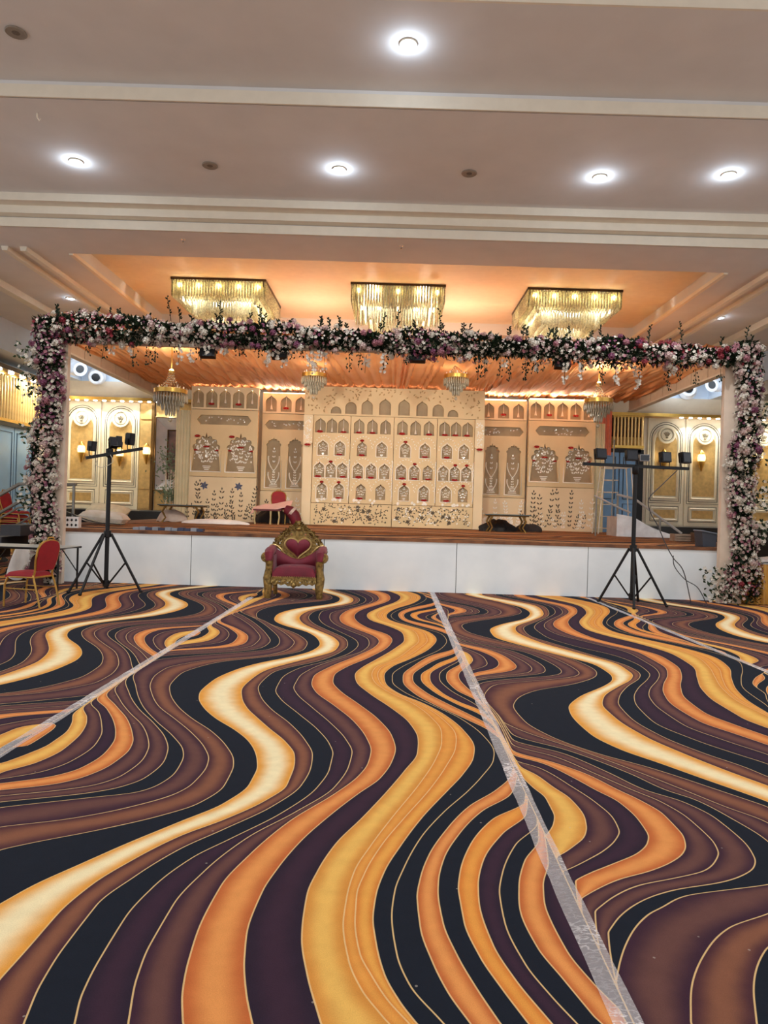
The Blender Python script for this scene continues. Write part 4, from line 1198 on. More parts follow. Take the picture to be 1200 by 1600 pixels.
    for k in range(ns):
        x = -hw + W * (k + 0.5) / ns + R_.uniform(-0.04, 0.04)
        hh = (base_top - ST) * R_.uniform(0.55, 0.85)
        sprig(dk if (k < base_dark * ns) else li, x, 0.08, hh, R_.uniform(.8, 1.2), R_.choice((5, 6, 8)), -0.02, 0.095, 0.026, R_.uniform(-0.22, 0.22), R_)
        sprig(dk if R_.random() < base_dark else li, x + R_.uniform(.06, .2), 0.03, hh * R_.uniform(.3, .7), 1.0, 4, -0.02, 0.085, 0.022, R_.uniform(-0.4, 0.4), R_)
        sprig(dk if R_.random() < base_dark else li, x - R_.uniform(.06, .2), 0.03, hh * R_.uniform(.2, .5), 1.0, 3, -0.02, 0.085, 0.022, R_.uniform(-0.5, 0.5), R_)
    if dk.v:
        dk.build('leaf_inlay', INLAY, b, kind='stuff')
    if li.v:
        li.build('white_leaf_inlay', MIRR2, b, kind='stuff')
    for fx in stars:
        sm = MB()
        star(sm, -hw + W * fx, zz(2.0), 0.13, -0.022)
        sm.build('blue_star', BLUEIN, b)
    return t


N5 = [(0.1, 0.33), (0.3, 0.33), (0.5, 0.33), (0.7, 0.33), (0.9, 0.33)]
N3 = [(0.18, 0.33), (0.5, 0.33), (0.82, 0.33)]
set_panel('set_panel', 'wide beige set panel at the left with two star flowers low on it', -5.95, -3.98, 20.6, 4.9, N5, [(0.24, 0.84), (0.75, 0.84)], (2.41, 3.56), (0.09, 0.9, 3.79, 4.07), 2.27, 1, (0.23, 0.74), 1.0)
set_panel('set_panel', 'wide beige set panel at the right with pale and dark leaves low on it', 4.0, 5.98, 20.9, 4.86, N5, [(0.25, 0.84), (0.76, 0.84)], (2.41, 3.56), (0.1, 0.91, 3.79, 4.07), 2.27, 2, (), 0.6)
set_panel('set_panel', 'narrow beige set panel between the left wide panel and the central wall', -3.95, -2.56, 21.1, 4.84, N3, [(0.26, 0.46), (0.72, 0.46)], (2.0, 3.53), (0.06, 0.97, 3.76, 4.03), 1.92, 3, (), 0.5)
set_panel('set_panel', 'narrow beige set panel between the central wall and the right wide panel', 2.57, 3.97, 21.1, 4.82, N3, [(0.28, 0.46), (0.74, 0.46)], (2.0, 3.53), (0.03, 0.94, 3.76, 4.03), 1.92, 4, (), 0.0)
for nm, lb, x0, x1, y, zt in (('cloth_column', 'pale cloth wrapped column at the left end of the set', -6.42, -5.98, 20.75, 4.2), ('cloth_column', 'pale cloth wrapped column at the right end of the set', 6.01, 6.3, 21.0, 4.2)):
    t = thing(nm, lb, 'column', ((x0 + x1) / 2, y, ST + 0.008))
    w = x1 - x0
    MB().grid(lambda u, v: (-w / 2 + w * u, 0.015 * sin(u * 31) + 0.01 * sin(u * 17 + v * 3) - 0.05 * v * 0, (zt - ST) * v), 24, 6).build('cloth_front', mat('column_cloth', (226, 216, 182), 0.8, rgb2=(206, 196, 160), scale=2), t, True)
    MB().span((-w / 2, 0.04, 0), (w / 2, 0.3, zt - ST)).build('core', mat('column_cloth', (226, 216, 182)), t)

# ---------------------------------------------------------------- crystal ceiling chandeliers
CRYS = mat('crystal_rod', (255, 252, 226), 0.1, 0.0, var=0.3, scale=30, spec=1.0, transl=0.6)
BRONZE = mat('dark_bronze', (74, 54, 36), 0.35, 0.6)
chY, chZ, CW = 16.7, 6.5, 2.06


def rod_rows(mb, half, z0, z1, step, r):
    k = int(2 * half / step)
    for i in range(k + 1):
        q = -half + 2 * half * i / k
        for (x, y) in ((q, -half), (q, half), (-half, q), (half, q)):
            mb.add([(x - r, y, z0), (x, y - r, z0), (x + r, y, z0), (x, y + r, z0), (x - r, y, z1 + 0.02), (x, y - r, z1 + 0.02), (x + r, y, z1 + 0.02), (x, y + r, z1 + 0.02), (x, y, z1 - 0.02)],
                   [(0, 4, 5, 1), (1, 5, 6, 2), (2, 6, 7, 3), (3, 7, 4, 0), (4, 8, 5), (5, 8, 6), (6, 8, 7), (7, 8, 4)])


def big_chandelier(x, label, proto=[None]):
    if proto[0]:
        t = dup(proto[0], (x, chY, chZ), label=label)
    else:
        t = thing('crystal_chandelier', label, 'chandelier', (x, chY, chZ), group='square crystal chandeliers on the ceiling')
        proto[0] = t
        h = CW / 2
        fr = MB().span((-h - 0.03, -h - 0.03, -0.05), (h + 0.03, h + 0.03, 0.0)).build('ceiling_plate', BRONZE, t)
        for i, (half, z1) in enumerate(((h, -0.42), (h - 0.12, -0.44), (h - 0.24, -0.46))):
            mb = MB()
            rod_rows(mb, half, -0.05, z1, 0.062, 0.021)
            mb.build('crystal_tier', CRYS, t, kind='stuff')
        for i, (half, z1) in enumerate(((h - 0.36, -0.72), (h - 0.48, -0.75), (h - 0.6, -0.78))):
            mb = MB()
            rod_rows(mb, half, -0.4, z1, 0.062, 0.021)
            mb.build('crystal_tier', CRYS, t, kind='stuff')
        for q in (-0.85, -0.43, 0.0, 0.43, 0.85):
            for yy in (-h + 0.05, 0.4):
                MB().ball((q * h, yy, -0.16), 0.05, 10, 7).build('bulb', WARMGLOW, t, True)
    for q in (-0.6, 0.6):
        lamp('chandelier_light', 'POINT', (x + q, chY - 0.75, chZ - 0.25), 62, (1, 0.93, 0.78), 0.12)
        lamp('chandelier_light', 'POINT', (x + q, chY + 0.3, chZ - 0.3), 58, (1, 0.93, 0.78), 0.12)


big_chandelier(-4.0, 'square crystal rod chandelier on the peach ceiling, leftmost of three')
big_chandelier(0.0, 'square crystal rod chandelier on the peach ceiling, middle of three')
big_chandelier(3.94, 'square crystal rod chandelier on the peach ceiling, rightmost of three')

# small hanging chandeliers under the fabric
GLASSB = mat('crystal_bead', (206, 196, 170), 0.1, 0.0, var=0.2, scale=30, spec=1.0, transl=0.2)


def small_chandelier(px, py, Y, r, label, proto=[None]):
    x, z = at(px, py, Y)
    top = CZ - 0.06 - z
    s = r / 0.36
    t = thing('hanging_chandelier', label, 'chandelier', (x, Y, z), group='small gold and crystal chandeliers under the drape')
    MB().tube([(0, 0, 0.5 * s), (0, 0, top)], 0.012, 6).build('chain', GOLD, t)
    MB().lathe([(0.02, 0.4 * s), (0.06 * s, 0.42 * s), (0.07 * s, 0.48 * s), (0.03, 0.52 * s)], n=12).build('crown', GOLD, t, True)
    MB().lathe([(r * 0.9, -0.02), (r, -0.03), (r * 1.02, 0.06), (r * 0.9, 0.07)], n=28).build('gold_rim', GOLD, t, True)
    st = MB()
    for k in range(14):
        a = 2 * pi * k / 14
        for j in range(9):
            f = j / 8
            rr = 0.06 * s + (r * 0.92 - 0.06 * s) * (f ** 2.2)
            st.ball((rr * cos(a), rr * sin(a), 0.42 * s * (1 - f) + 0.05 * f), 0.012, 5, 3)
    st.build('bead_strands', GLASSB, t, kind='stuff')
    mb = MB()
    for ring, (rr, z0, ln, cnt) in enumerate(((r, -0.04, 0.2, 34), (r * 0.78, -0.08, 0.24, 28), (r * 0.52, -0.16, 0.26, 20), (r * 0.28, -0.3, 0.24, 12))):
        for k in range(cnt):
            a = 2 * pi * k / cnt
            x_, y_ = rr * cos(a), rr * sin(a)
            mb.lathe([(0.004, z0 * s), (0.02 * s, (z0 - ln * 0.35) * s), (0.018 * s, (z0 - ln * 0.8) * s), (0.003, (z0 - ln) * s)], (x_, y_, 0), 5)
    mb.build('crystal_drops', GLASSB, t, kind='stuff')
    MB().ball((0, 0, -0.62 * s), 0.05 * s, 8, 6).build('finial', GLASSB, t, True)
    for k in range(8):
        a = 2 * pi * k / 8
        c_ = MB().tube([(r * 0.8 * cos(a), r * 0.8 * sin(a), 0.05), (r * 0.8 * cos(a), r * 0.8 * sin(a), 0.13)], 0.014, 6).build('candle', WHITE, t)
    lamp('small_chandelier_light', 'POINT', (x, Y, z + 0.55), 46, (1, 0.9, 0.74), 0.12)


small_chandelier(267, 613, 15.8, 0.36, 'gold rimmed hanging chandelier at the far left under the orange fabric')
small_chandelier(491, 588, 17.2, 0.30, 'gold rimmed hanging chandelier before the left edge of the central set wall')
small_chandelier(713, 590, 17.2, 0.30, 'gold rimmed hanging chandelier before the right part of the central set wall')
small_chandelier(935, 628, 16.6, 0.33, 'gold rimmed hanging chandelier at the far right under the orange fabric')

# ---------------------------------------------------------------- flower arch
AY = 12.35
archT = thing('flower_arch', 'huge square arch wrapped in white, pink and mauve flowers before the stage', 'flower arch', (0, AY, 0))
FRAME = mat('arch_frame_board', (222, 200, 178), 0.7, var=0.06)
PXL, PXR, BZ = -6.03, 6.08, 4.44
for nm, a, b in (('frame_post', (PXL - 0.12, 0.05, 0), (PXL + 0.25, 0.16, BZ - 0.1)), ('frame_post', (PXR - 0.28, 0.05, 0), (PXR + 0.12, 0.16, BZ - 0.1)), ('frame_beam', (PXL - 0.2, 0.05, BZ - 0.2), (PXR + 0.2, 0.16, BZ + 0.05))):
    MB().span(a, b).build(nm, FRAME, archT)
RA = random.Random(21)


def beam_z(x):
    return BZ + 0.05 - 0.017 * (x + 6)



def arch_spot():
    """a point on the wrapped surface, its outward direction, and where along the arch (0..1) it lies"""
    Lp, Lb = BZ, PXR - PXL + 0.5
    q = RA.random() * (2 * Lp * 1.1 + Lb * 1.1)
    a = RA.uniform(0, 2 * pi)
    rad = RA.uniform(0.75, 1.05)
    if q < 2.2 * Lp:
        left = q < 1.1 * Lp
        z = (q if left else q - 1.1 * Lp) / 1.1 + RA.uniform(0, 0.15)
        cx = (PXL - 0.03 if left else PXR + 0.06) + 0.05 * sin(z * 2.3)
        wd = 0.225 + 0.04 * sin(z * 3.1 + left)
        if not left and z < 0.9:
            wd += 0.14 * (0.9 - z)
        d = Vector((cos(a), -abs(sin(a)) * 0.9, RA.uniform(-0.2, 0.2)))
        p = Vector((cx + d.x * wd * rad, d.y * 0.26 * rad, z))
        return p, d, ('l' if left else 'r'), z / Lp
    x = PXL - 0.25 + (q - 2.2 * Lp) / 1.1
    hz = 0.22 + 0.04 * sin(x * 2.1) + 0.03 * sin(x * 5.3)
    d = Vector((RA.uniform(-0.2, 0.2), -abs(cos(a)) * 0.9, sin(a)))
    p = Vector((x, d.y * 0.26 * rad, beam_z(x) + d.z * hz * rad))
    return p, d, 'b', (x - PXL) / Lb


LEAFG = [mat('leaf_dark', (34, 46, 32), 0.75, var=0.3, spec=0.15), mat('leaf_green', (58, 76, 52), 0.75, var=0.3, spec=0.15)]
lv = [MB(), MB()]
for k in range(14500):
    p, d, wh, f = arch_spot()
    j = Vector((RA.uniform(-1, 1), RA.uniform(-1, 0.3), RA.uniform(-1, 1)))
    lv[0 if RA.random() < 0.68 else 1].leaf(p - d * 0.07, (d * 0.5 + j).normalized() * RA.uniform(0.07, 0.15), RA.uniform(0.018, 0.034), (0.1, 0.2, 1))
for i in (0, 1):
    lv[i].build('leaves', LEAFG[i], archT, kind='stuff')
PETAL = {'white': mat('petal_white', (208, 198, 182), 0.6, var=0.06), 'blush': mat('petal_blush', (190, 160, 152), 0.6, var=0.08),
         'pink': mat('petal_pink', (164, 104, 114), 0.6, var=0.1), 'mauve': mat('petal_mauve', (118, 52, 84), 0.6, var=0.12), 'red': mat('petal_red', (134, 24, 40), 0.6, var=0.15)}


def pick(wh, f, z):
    r = RA.random()
    patch = sin(f * 23 + (0 if wh == 'l' else 2)) + 0.5 * sin(f * 51)
    if wh == 'b' and (f > 0.8 or f < 0.12) and r < 0.2:
        return 'red'
    if wh == 'r' and f < 0.16 and r < 0.1:
        return 'red'
    if wh == 'l' and f > 0.62:
        return 'mauve' if r < 0.42 else 'pink' if r < 0.62 else 'white'
    if wh == 'b' and patch > 0.6:
        return 'mauve' if r < 0.4 else 'pink' if r < 0.65 else 'white'
    if wh == 'r' and 0.5 < f < 0.85:
        return 'mauve' if r < 0.25 else 'blush' if r < 0.55 else 'white'
    return 'white' if r < 0.5 else 'blush' if r < 0.8 else 'pink' if r < 0.94 else 'mauve'


def floret(mb, c, d, r):
    d = Vector(d).normalized()
    a = d.orthogonal().normalized()
    b = d.cross(a)
    o = RA.uniform(0, 6)
    c = Vector(c)
    for k in range(5):
        t1, t0, t2 = o + 2 * pi * k / 5, o + 2 * pi * k / 5 - 0.5, o + 2 * pi * k / 5 + 0.5
        mb.add([c, c + (a * cos(t0) + b * sin(t0)) * r * 0.7 + d * r * 0.12, c + (a * cos(t1) + b * sin(t1)) * r + d * r * 0.3, c + (a * cos(t2) + b * sin(t2)) * r * 0.7 + d * r * 0.12], [(0, 1, 2, 3)])


fm = {k: MB() for k in PETAL}
for k in range(8200):
    p, d, wh, f = arch_spot()
    if wh == 'b' and RA.random() < 0.58:
        continue
    if (sin(f * 37 + ord(wh)) > 0.55) and RA.random() < 0.65:      # darker, leafier stretches
        continue
    floret(fm[pick(wh, f, p.z)], p + d * 0.03, d + Vector((RA.uniform(-.5, .5), RA.uniform(-.6, .1), RA.uniform(-.5, .5))), RA.uniform(0.02, 0.036))
for k in fm:
    if fm[k].v:
        fm[k].build('small_blossoms', PETAL[k], archT, kind='stuff')
# larger flower heads, each its own part
heads = {}
for k in PETAL:
    mb = MB()
    RA2 = random.Random(len(k))
    for j in range(15):
        ph, th = math.acos(1 - (j + 0.5) / 15 * 1.25), j * 2.399
        d_ = Vector((sin(ph) * cos(th), sin(ph) * sin(th), cos(ph)))
        floret(mb, d_ * 0.062, d_ + Vector((RA2.uniform(-.3, .3), RA2.uniform(-.3, .3), 0)), 0.03)
    mb.ball((0, 0, 0.0), 0.045, 6, 4)
    heads[k] = mb.mesh('flower_head', PETAL[k])
for k in range(290):
    p, d, wh, f = arch_spot()
    o = link('flower_head', heads[pick(wh, f, p.z)], archT, loc=p + d * 0.04, scale=[RA.uniform(0.62, 0.95)] * 3)
    o.rotation_euler = (d + Vector((0, -0.5, 0))).to_track_quat('Z', 'Y').to_euler()
# loose sprigs standing up from the beam and trailing below it
up, dn, wtr = MB(), MB(), MB()
spots = [-3.95, -3.8, -3.1, -2.4, -0.25, 0.0, 0.35, 0.75, 2.2, 3.6, 4.4, 5.0, 6.1, 6.2] + [RA.uniform(-6, 6.2) for _ in range(40)]
for i, x in enumerate(spots):
    h = RA.uniform(0.2, 0.45) if i < 14 else RA.uniform(0.08, 0.22)
    lean = RA.uniform(-0.25, 0.25)
    p0 = Vector((x, -0.05, beam_z(x) + 0.18))
    up.tube([p0, p0 + Vector((lean * h * 0.5, 0, h * 0.6)), p0 + Vector((lean * h, -0.03, h))], 0.006, 4)
    for k in range(9):
        f = 0.25 + 0.75 * k / 8
        up.leaf(p0 + Vector((lean * h * f, -0.02 * f, h * f)), (RA.uniform(-1, 1) * 0.06, RA.uniform(-0.03, 0.03), 0.04), 0.016, (0, 1, 0.1))
for i in range(64):
    x = RA.uniform(-5.6, 5.9)
    h = RA.uniform(0.08, 0.4)
    p0 = Vector((x, -0.1 + RA.uniform(-0.1, 0.1), beam_z(x) - 0.22))
    white = RA.random() < 0.35
    dn.tube([p0, p0 + Vector((RA.uniform(-.04, .04), 0, -h))], 0.004, 4)
    for k in range(int(h * 45)):
        q = p0 + Vector((RA.uniform(-0.05, 0.05), RA.uniform(-.04, .04), -h * RA.random()))
        if white:
            floret(wtr, q, (RA.uniform(-.5, .5), -1, RA.uniform(-.5, .2)), 0.03)
        else:
            dn.leaf(q, (RA.uniform(-1, 1) * 0.04, 0, -0.045), 0.013, (0, 1, 0.1))
up.build('upright_sprigs', LEAFG[0], archT, kind='stuff')
dn.build('trailing_sprigs', LEAFG[0], archT, kind='stuff')
wtr.build('trailing_blossoms', PETAL['white'], archT, kind='stuff')
# side sprays on the posts
sp, sw = MB(), MB()
for (cx, z, s, cnt) in ((PXL - 0.35, 3.9, 0.28, 60), (PXL - 0.32, 3.4, 0.25, 50), (PXL - 0.3, 1.55, 0.3, 60), (PXL - 0.3, 2.6, 0.16, 30), (PXR + 0.35, 3.3, 0.22, 40), (PXR + 0.35, 1.9, 0.25, 50), (PXR + 0.4, 1.2, 0.25, 60), (PXR - 0.35, 0.3, 0.3, 70), (PXR + 0.3, 2.6, 0.15, 40)):
    for k in range(cnt):
        q = Vector((cx + max(-1.6, min(1.6, RA.gauss(0, 1))) * s * 0.45, RA.uniform(-0.2, 0.1), max(0.03, z + max(-1.6, min(1.6, RA.gauss(0, 1))) * s * 0.6)))
        sp.leaf(q, (RA.uniform(-0.1, 0.1), RA.uniform(-0.06, 0.06), RA.uniform(-0.05, 0.1)), 0.022, (0, 1, 0.1))
        if k % 2:
            floret(sw, q + Vector((0.02, -0.03, 0.02)), (RA.uniform(-.5, .5), -1, 0.2), 0.034)
sp.build('side_sprays', LEAFG[1], archT, kind='stuff')
sw.build('side_blossoms', PETAL['white'], archT, kind='stuff')

# small black floodlights clamped under the beam


def arch_flood(px, py, label):
    x, z = at(px, py, AY - 0.1)
    t = thing('flood_light', label, 'floodlight', (x, AY - 0.02, z), group='floodlights under the flower beam')
    MB().box((0, 0, 0), (0.27, 0.12, 0.17), m=Matrix.Rotation(radians(-15), 3, 'X')).build('housing', BLACK, t)
    MB().box((0, 0.066, -0.02), (0.23, 0.012, 0.13), m=Matrix.Rotation(radians(-15), 3, 'X')).build('lens', mat('dark_glass', (40, 42, 48), 0.1), t)
    lamp('stage_flood_beam', 'SPOT', (x, AY + 0.12, z - 0.05), 330, (1, 0.92, 0.8), 0.1, (-x * 0.3, 8, -1.9), spot=1.35)
    MB().tube([(-0.15, 0.03, 0), (-0.15, 0.06, 0.14), (0.15, 0.06, 0.14), (0.15, 0.03, 0)], 0.012, 6).build('bracket', BLACK, t)


arch_flood(323, 550, 'black floodlight under the flower beam, furthest left of four')
arch_flood(436, 552, 'black floodlight under the flower beam, second from the left')
arch_flood(653, 557, 'black floodlight under the flower beam, third from the left')
arch_flood(880, 567, 'black floodlight under the flower beam, furthest right of four')

# ---------------------------------------------------------------- carpet seam tapes
tp = bpy.data.materials.new('clear_tape')
tp.use_nodes = True
nt = tp.node_tree
b = nt.nodes['Principled BSDF']
b.inputs['Base Color'].default_value = (0.85, 0.82, 0.84, 1)
b.inputs['Roughness'].default_value = 0.22
tc = nt.nodes.new('ShaderNodeTexCoord')
mp = nt.nodes.new('ShaderNodeMapping')
mp.inputs['Scale'].default_value = (18, 40, 1)
nz = nt.nodes.new('ShaderNodeTexNoise')
nz.inputs['Scale'].default_value = 1.0
nz.inputs['Detail'].default_value = 4
nz2 = nt.nodes.new('ShaderNodeTexNoise')
nz2.inputs['Scale'].default_value = 2.2


def node_math(op, a, *rest):
    n_ = nt.nodes.new('ShaderNodeMath')
    n_.operation = op
    for i, q in enumerate((a,) + rest):
        if isinstance(q, (int, float)):
            n_.inputs[i].default_value = q
        else:
            nt.links.new(q, n_.inputs[i])
    return n_.outputs[0]


nt.links.new(tc.outputs['Object'], mp.inputs[0])
nt.links.new(mp.outputs[0], nz.inputs['Vector'])
nt.links.new(tc.outputs['Object'], nz2.inputs['Vector'])
line = node_math('SUBTRACT', 1.0, node_math('MINIMUM', 1.0, node_math('MULTIPLY', node_math('ABSOLUTE', node_math('SUBTRACT', nz.outputs['Fac'], 0.5)), 22.0)))
mask = node_math('MINIMUM', 1.0, node_math('MAXIMUM', 0.15, node_math('MULTIPLY', node_math('SUBTRACT', nz2.outputs['Fac'], 0.46), 9.0)))
lw = nt.nodes.new('ShaderNodeLayerWeight')
lw.inputs[0].default_value = 0.3
alpha = node_math('ADD', node_math('ADD', 0.26, node_math('MULTIPLY', node_math('MULTIPLY', line, mask), 0.6)), node_math('MULTIPLY', node_math('POWER', lw.outputs['Facing'], 3.0), 0.55))
alpha = node_math('MINIMUM', alpha, 0.95)
tr = nt.nodes.new('ShaderNodeBsdfTransparent')
mx = nt.nodes.new('ShaderNodeMixShader')
nt.links.new(alpha, mx.inputs[0])
nt.links.new(tr.outputs[0], mx.inputs[1])
nt.links.new(b.outputs[0], mx.inputs[2])
nt.links.new(mx.outputs[0], nt.nodes['Material Output'].inputs[0])


def tape(label, pts, w):
    ys = np.linspace(pts[0][1], pts[-1][1], 90)
    xs = np.interp(ys, [p[1] for p in pts], [p[0] for p in pts])
    R_ = random.Random(len(label))
    vs, fs = [], []
    for i, (x, y) in enumerate(zip(xs, ys)):
        q = w / 2 * (1 + R_.uniform(-0.07, 0.07))
        vs += [(x - q, y, 0.003), (x - q * 0.1, y, 0.006 + R_.uniform(0, 0.003)), (x + q, y, 0.003)]
        if i:
            o = 3 * i
            fs += [(o - 3, o - 2, o + 1, o), (o - 2, o - 1, o + 2, o + 1)]
    o = MB().add(vs, fs).build('seam_tape', tp)
    return tag(o, label, 'tape', None)


tape('clear crinkled tape over the carpet seam running from the throne to the left edge', [(-2.25, 3.2), (-2.225, 7), (-2.21, 11.3)], 0.085)
tape('clear crinkled tape over the carpet seam down the middle of the floor', [(0.75, 1.2), (0.735, 3), (0.75, 6), (0.775, 12.7)], 0.095)
tape('clear crinkled tape over the carpet seam at the right, below the light stand', [(3.78, 4.5), (3.745, 6.9), (3.55, 12.6)], 0.075)

# ---------------------------------------------------------------- throne
AGOLD = mat('antique_gold', (172, 142, 80), 0.4, 0.6, rgb2=(92, 72, 38), scale=22, bump=0.5)
LGOLD = mat('light_gold_trim', (204, 170, 108), 0.35, 0.6, var=0.15, scale=14)
VELV = mat('maroon_velvet', (118, 8, 38), 0.7, rgb2=(92, 4, 28), scale=5, sheen=0.12)
throne = thing('throne_chair', 'carved gold throne with maroon velvet and a heart shaped back panel', 'throne', (-1.545, 11.6, 0.002), radians(2))
fx = lambda c: (c - 531) * 0.001555
fz = lambda c: (1302 - c) * 0.001555
for s in (-1, 1):
    MB().tube([(s * .415, -.3, 0), (s * .415, -.3, .05), (s * .405, -.3, .12), (s * .41, -.29, .22), (s * .425, -.29, .32), (s * .405, -.29, .46), (s * .4, -.3, .56), (s * .42, -.3, .64)],
              [.05, .055, .062, .074, .07, .058, .06, .07], 10).build('leg', AGOLD, throne, True)
    MB().tube([(s * .36, .27, 0), (s * .37, .25, .18), (s * .38, .24, .4), (s * .4, .26, .6)], [.035, .042, .05, .05], 8).build('leg', AGOLD, throne, True)
    m = Matrix.Rotation(pi / 2, 3, 'X')
    ar = MB().lathe([(0.001, 0.05), (0.035, 0.05), (0.045, 0.03), (0.075, 0.03), (0.085, 0.0), (0.085, -0.1), (0.05, -0.12)], (s * .455, -.3, .655), 14, m)
    ar.tube([(s * .455, -.22, .64), (s * .46, 0, .62), (s * .45, .25, .64)], [.06, .05, .05], 8)
    ar.build('arm', AGOLD, throne, True)
    MB().tube([(s * .405, -.34, .6), (s * .41, -.32, .70), (s * .415, -.2, .735), (s * .42, 0, .735), (s * .42, .24, .76)], [.05, .072, .08, .08, .075], 10).build('arm_pad', VELV, throne, True)
    MB().span((s * .335, -.3, .4), (s * .41, .26, .68)).build('side_panel', VELV, throne)
ap = [(-.36, .345), (.36, .345), (.36, .25), (.3, .215), (.25, .235), (.2, .21), (.14, .235), (.09, .2), (.05, .205), (0, .165), (-.05, .205), (-.09, .2), (-.14, .235), (-.2, .21), (-.25, .235), (-.3, .215), (-.36, .25)]
hl = [[(s * x, z) for x, z in ((.08, .25), (.1, .3), (.12, .25))] for s in (-1, 1)] + [[(s * x, z) for x, z in ((.19, .27), (.28, .29), (.27, .262))] for s in (-1, 1)]
aprn = link('apron', plate_mesh('apron', ap, hl, 0.05, AGOLD), throne, loc=(0, -.34, 0))
lf = MB()
for k in range(26):
    x = -.33 + .66 * k / 25
    lf.leaf((x, -0.005, .3), (0.03 * (1 if x > 0 else -1), -0.025, -0.05 + 0.02 * (k % 3)), 0.014, (0, 1, 0))
lf.ball((0, -0.01, .22), .035, 8, 6, (1, .6, 1.1))
lf.build('carving', AGOLD, aprn, True)


def cushion(u, v):
    a, b_ = 2 * u - 1, 2 * v - 1
    e = max(0.0, 1 - abs(a) ** 8) ** .5 * max(0.0, 1 - abs(b_) ** 8) ** .5
    return (.345 * a, -.04 + .3 * b_, .40 + .1 * e + .02 * (1 - a * a))


MB().grid(cushion, 20, 16, 0.06).build('seat_cushion', VELV, throne, True)
seatf = MB().span((-.345, -.33, .33), (.345, .26, .41)).build('seat_band', VELV, throne)
nb = MB()
for k in range(24):
    nb.ball((-.33 + .66 * k / 23, -.335, .352), .009, 6, 4)
nb.build('nail_heads', LGOLD, seatf)
half = [(8, 505), (22, 530), (34, 528), (40, 552), (62, 555), (70, 580), (95, 582), (108, 600), (135, 603), (145, 622), (168, 632), (180, 655), (205, 668), (212, 695), (238, 705), (246, 730), (268, 745), (276, 775), (300, 790), (312, 820), (318, 845)]
low = [(290, 812), (240, 800), (195, 825), (150, 870), (110, 915), (60, 940), (0, 948)]
outl = [(dx * .001555, fz(c)) for dx, c in half + low] + [(-dx * .001555, fz(c)) for dx, c in (half + low[:-1])[::-1]]
hol = []
for s in (-1, 1):
    hol.append([(s * x * .001555, fz(c)) for x, c in ((60, 668), (74, 632), (86, 640), (82, 672))])
    hol.append([(s * x * .001555, fz(c)) for x, c in ((98, 650), (118, 655), (148, 690), (152, 702), (130, 690))])
    hol.append([(s * x * .001555, fz(c)) for x, c in ((178, 720), (200, 735), (212, 765), (195, 760))])
crest = link('back_crest', plate_mesh('back_crest', outl, hol, 0.06, AGOLD), throne, loc=(0, .24, 0))
lf = MB()
RT = random.Random(4)
for (dx, c), (dx2, c2) in zip(half, half[1:]):
    for s in (-1, 1):
        for q in range(3):
            f = RT.random()
            x, z = (dx + (dx2 - dx) * f) * .001555 * s, fz(c + (c2 - c) * f)
            lf.leaf((x * .96, -0.005, z - .01), (s * RT.uniform(.01, .04), -0.03, RT.uniform(-.02, .04)), .014, (0, 1, 0))
            lf.leaf((x * .86, -0.005, z - .045), (s * RT.uniform(-.03, .04), -0.035, RT.uniform(-.03, .04)), .013, (0, 1, 0))
for s in (-1, 1):
    for (cx, cz, r) in ((.1, 1.12, .05), (.2, 1.0, .055), (.3, .9, .05), (.38, .8, .04)):
        lf.tube([(s * (cx + r * cos(a) * (1 - a / 9)), -.015, cz + r * sin(a) * (1 - a / 9)) for a in [k * .6 for k in range(11)]], .011, 5)
lf.ball((0, -.01, 1.18), .032, 8, 6)
lf.ball((0, -.01, 1.1), .04, 8, 6, (1.4, .7, .8))
lf.build('carving', AGOLD, crest, True)


def heart(k, n, sc=1.0):
    t = 2 * pi * k / n
    hx = 16 * sin(t) ** 3 / 16
    hz = (13 * cos(t) - 5 * cos(2 * t) - 2 * cos(3 * t) - cos(4 * t)) / 16
    return hx * .205 * sc, .80 + hz * .178 * sc


hb_ = MB()
hp = [heart(k, 40, 1.08) for k in range(41)]
hb_.tube([(x, -.02, z) for x, z in hp], .02, 6, False)
hb_.tube([(dx * .001555 * s, -.02, fz(c)) for s in (-1,) for dx, c in ((300, 785), (265, 772), (225, 780), (190, 812), (150, 858), (110, 900), (60, 928), (0, 938))] + [(dx * .001555, -.02, fz(c)) for dx, c in ((60, 928), (110, 900), (150, 858), (190, 812), (225, 780), (265, 772), (300, 785))], .02, 6)
hb_.build('heart_trim', LGOLD, crest, True)
vs, fs = [(0, .15, .79)], []
for ring, (sc, dep) in enumerate(((.45, .155), (.8, .175), (.95, .2), (1.03, .235))):
    vs += [(heart(k, 36, sc)[0], dep, .79 + (heart(k, 36, sc)[1] - .79)) for k in range(36)]
fs += [(0, 1 + k, 1 + (k + 1) % 36) for k in range(36)]
for r in range(3):
    fs += [(1 + r * 36 + k, 1 + (r + 1) * 36 + k, 1 + (r + 1) * 36 + (k + 1) % 36, 1 + r * 36 + (k + 1) % 36) for k in range(36)]
MB().add(vs, fs).build('heart_cushion', VELV, throne, True)


def wings(u, v):
    a = 2 * u - 1
    x = .42 * a
    ztop = .60 + .22 * min(1, abs(a) * 1.05) ** 1.6
    return (x, .2 - .06 * sin(pi * v) - .07 * a * a, .45 + (ztop - .45) * v)


MB().grid(wings, 24, 8).build('back_cushion', VELV, throne, True)
MB().prism([(-.4, .4), (.4, .4), (.42, .78), (.2, .68), (0, .6), (-.2, .68), (-.42, .78)], .2, .26).build('back_board', AGOLD, throne)

# ---------------------------------------------------------------- light stands


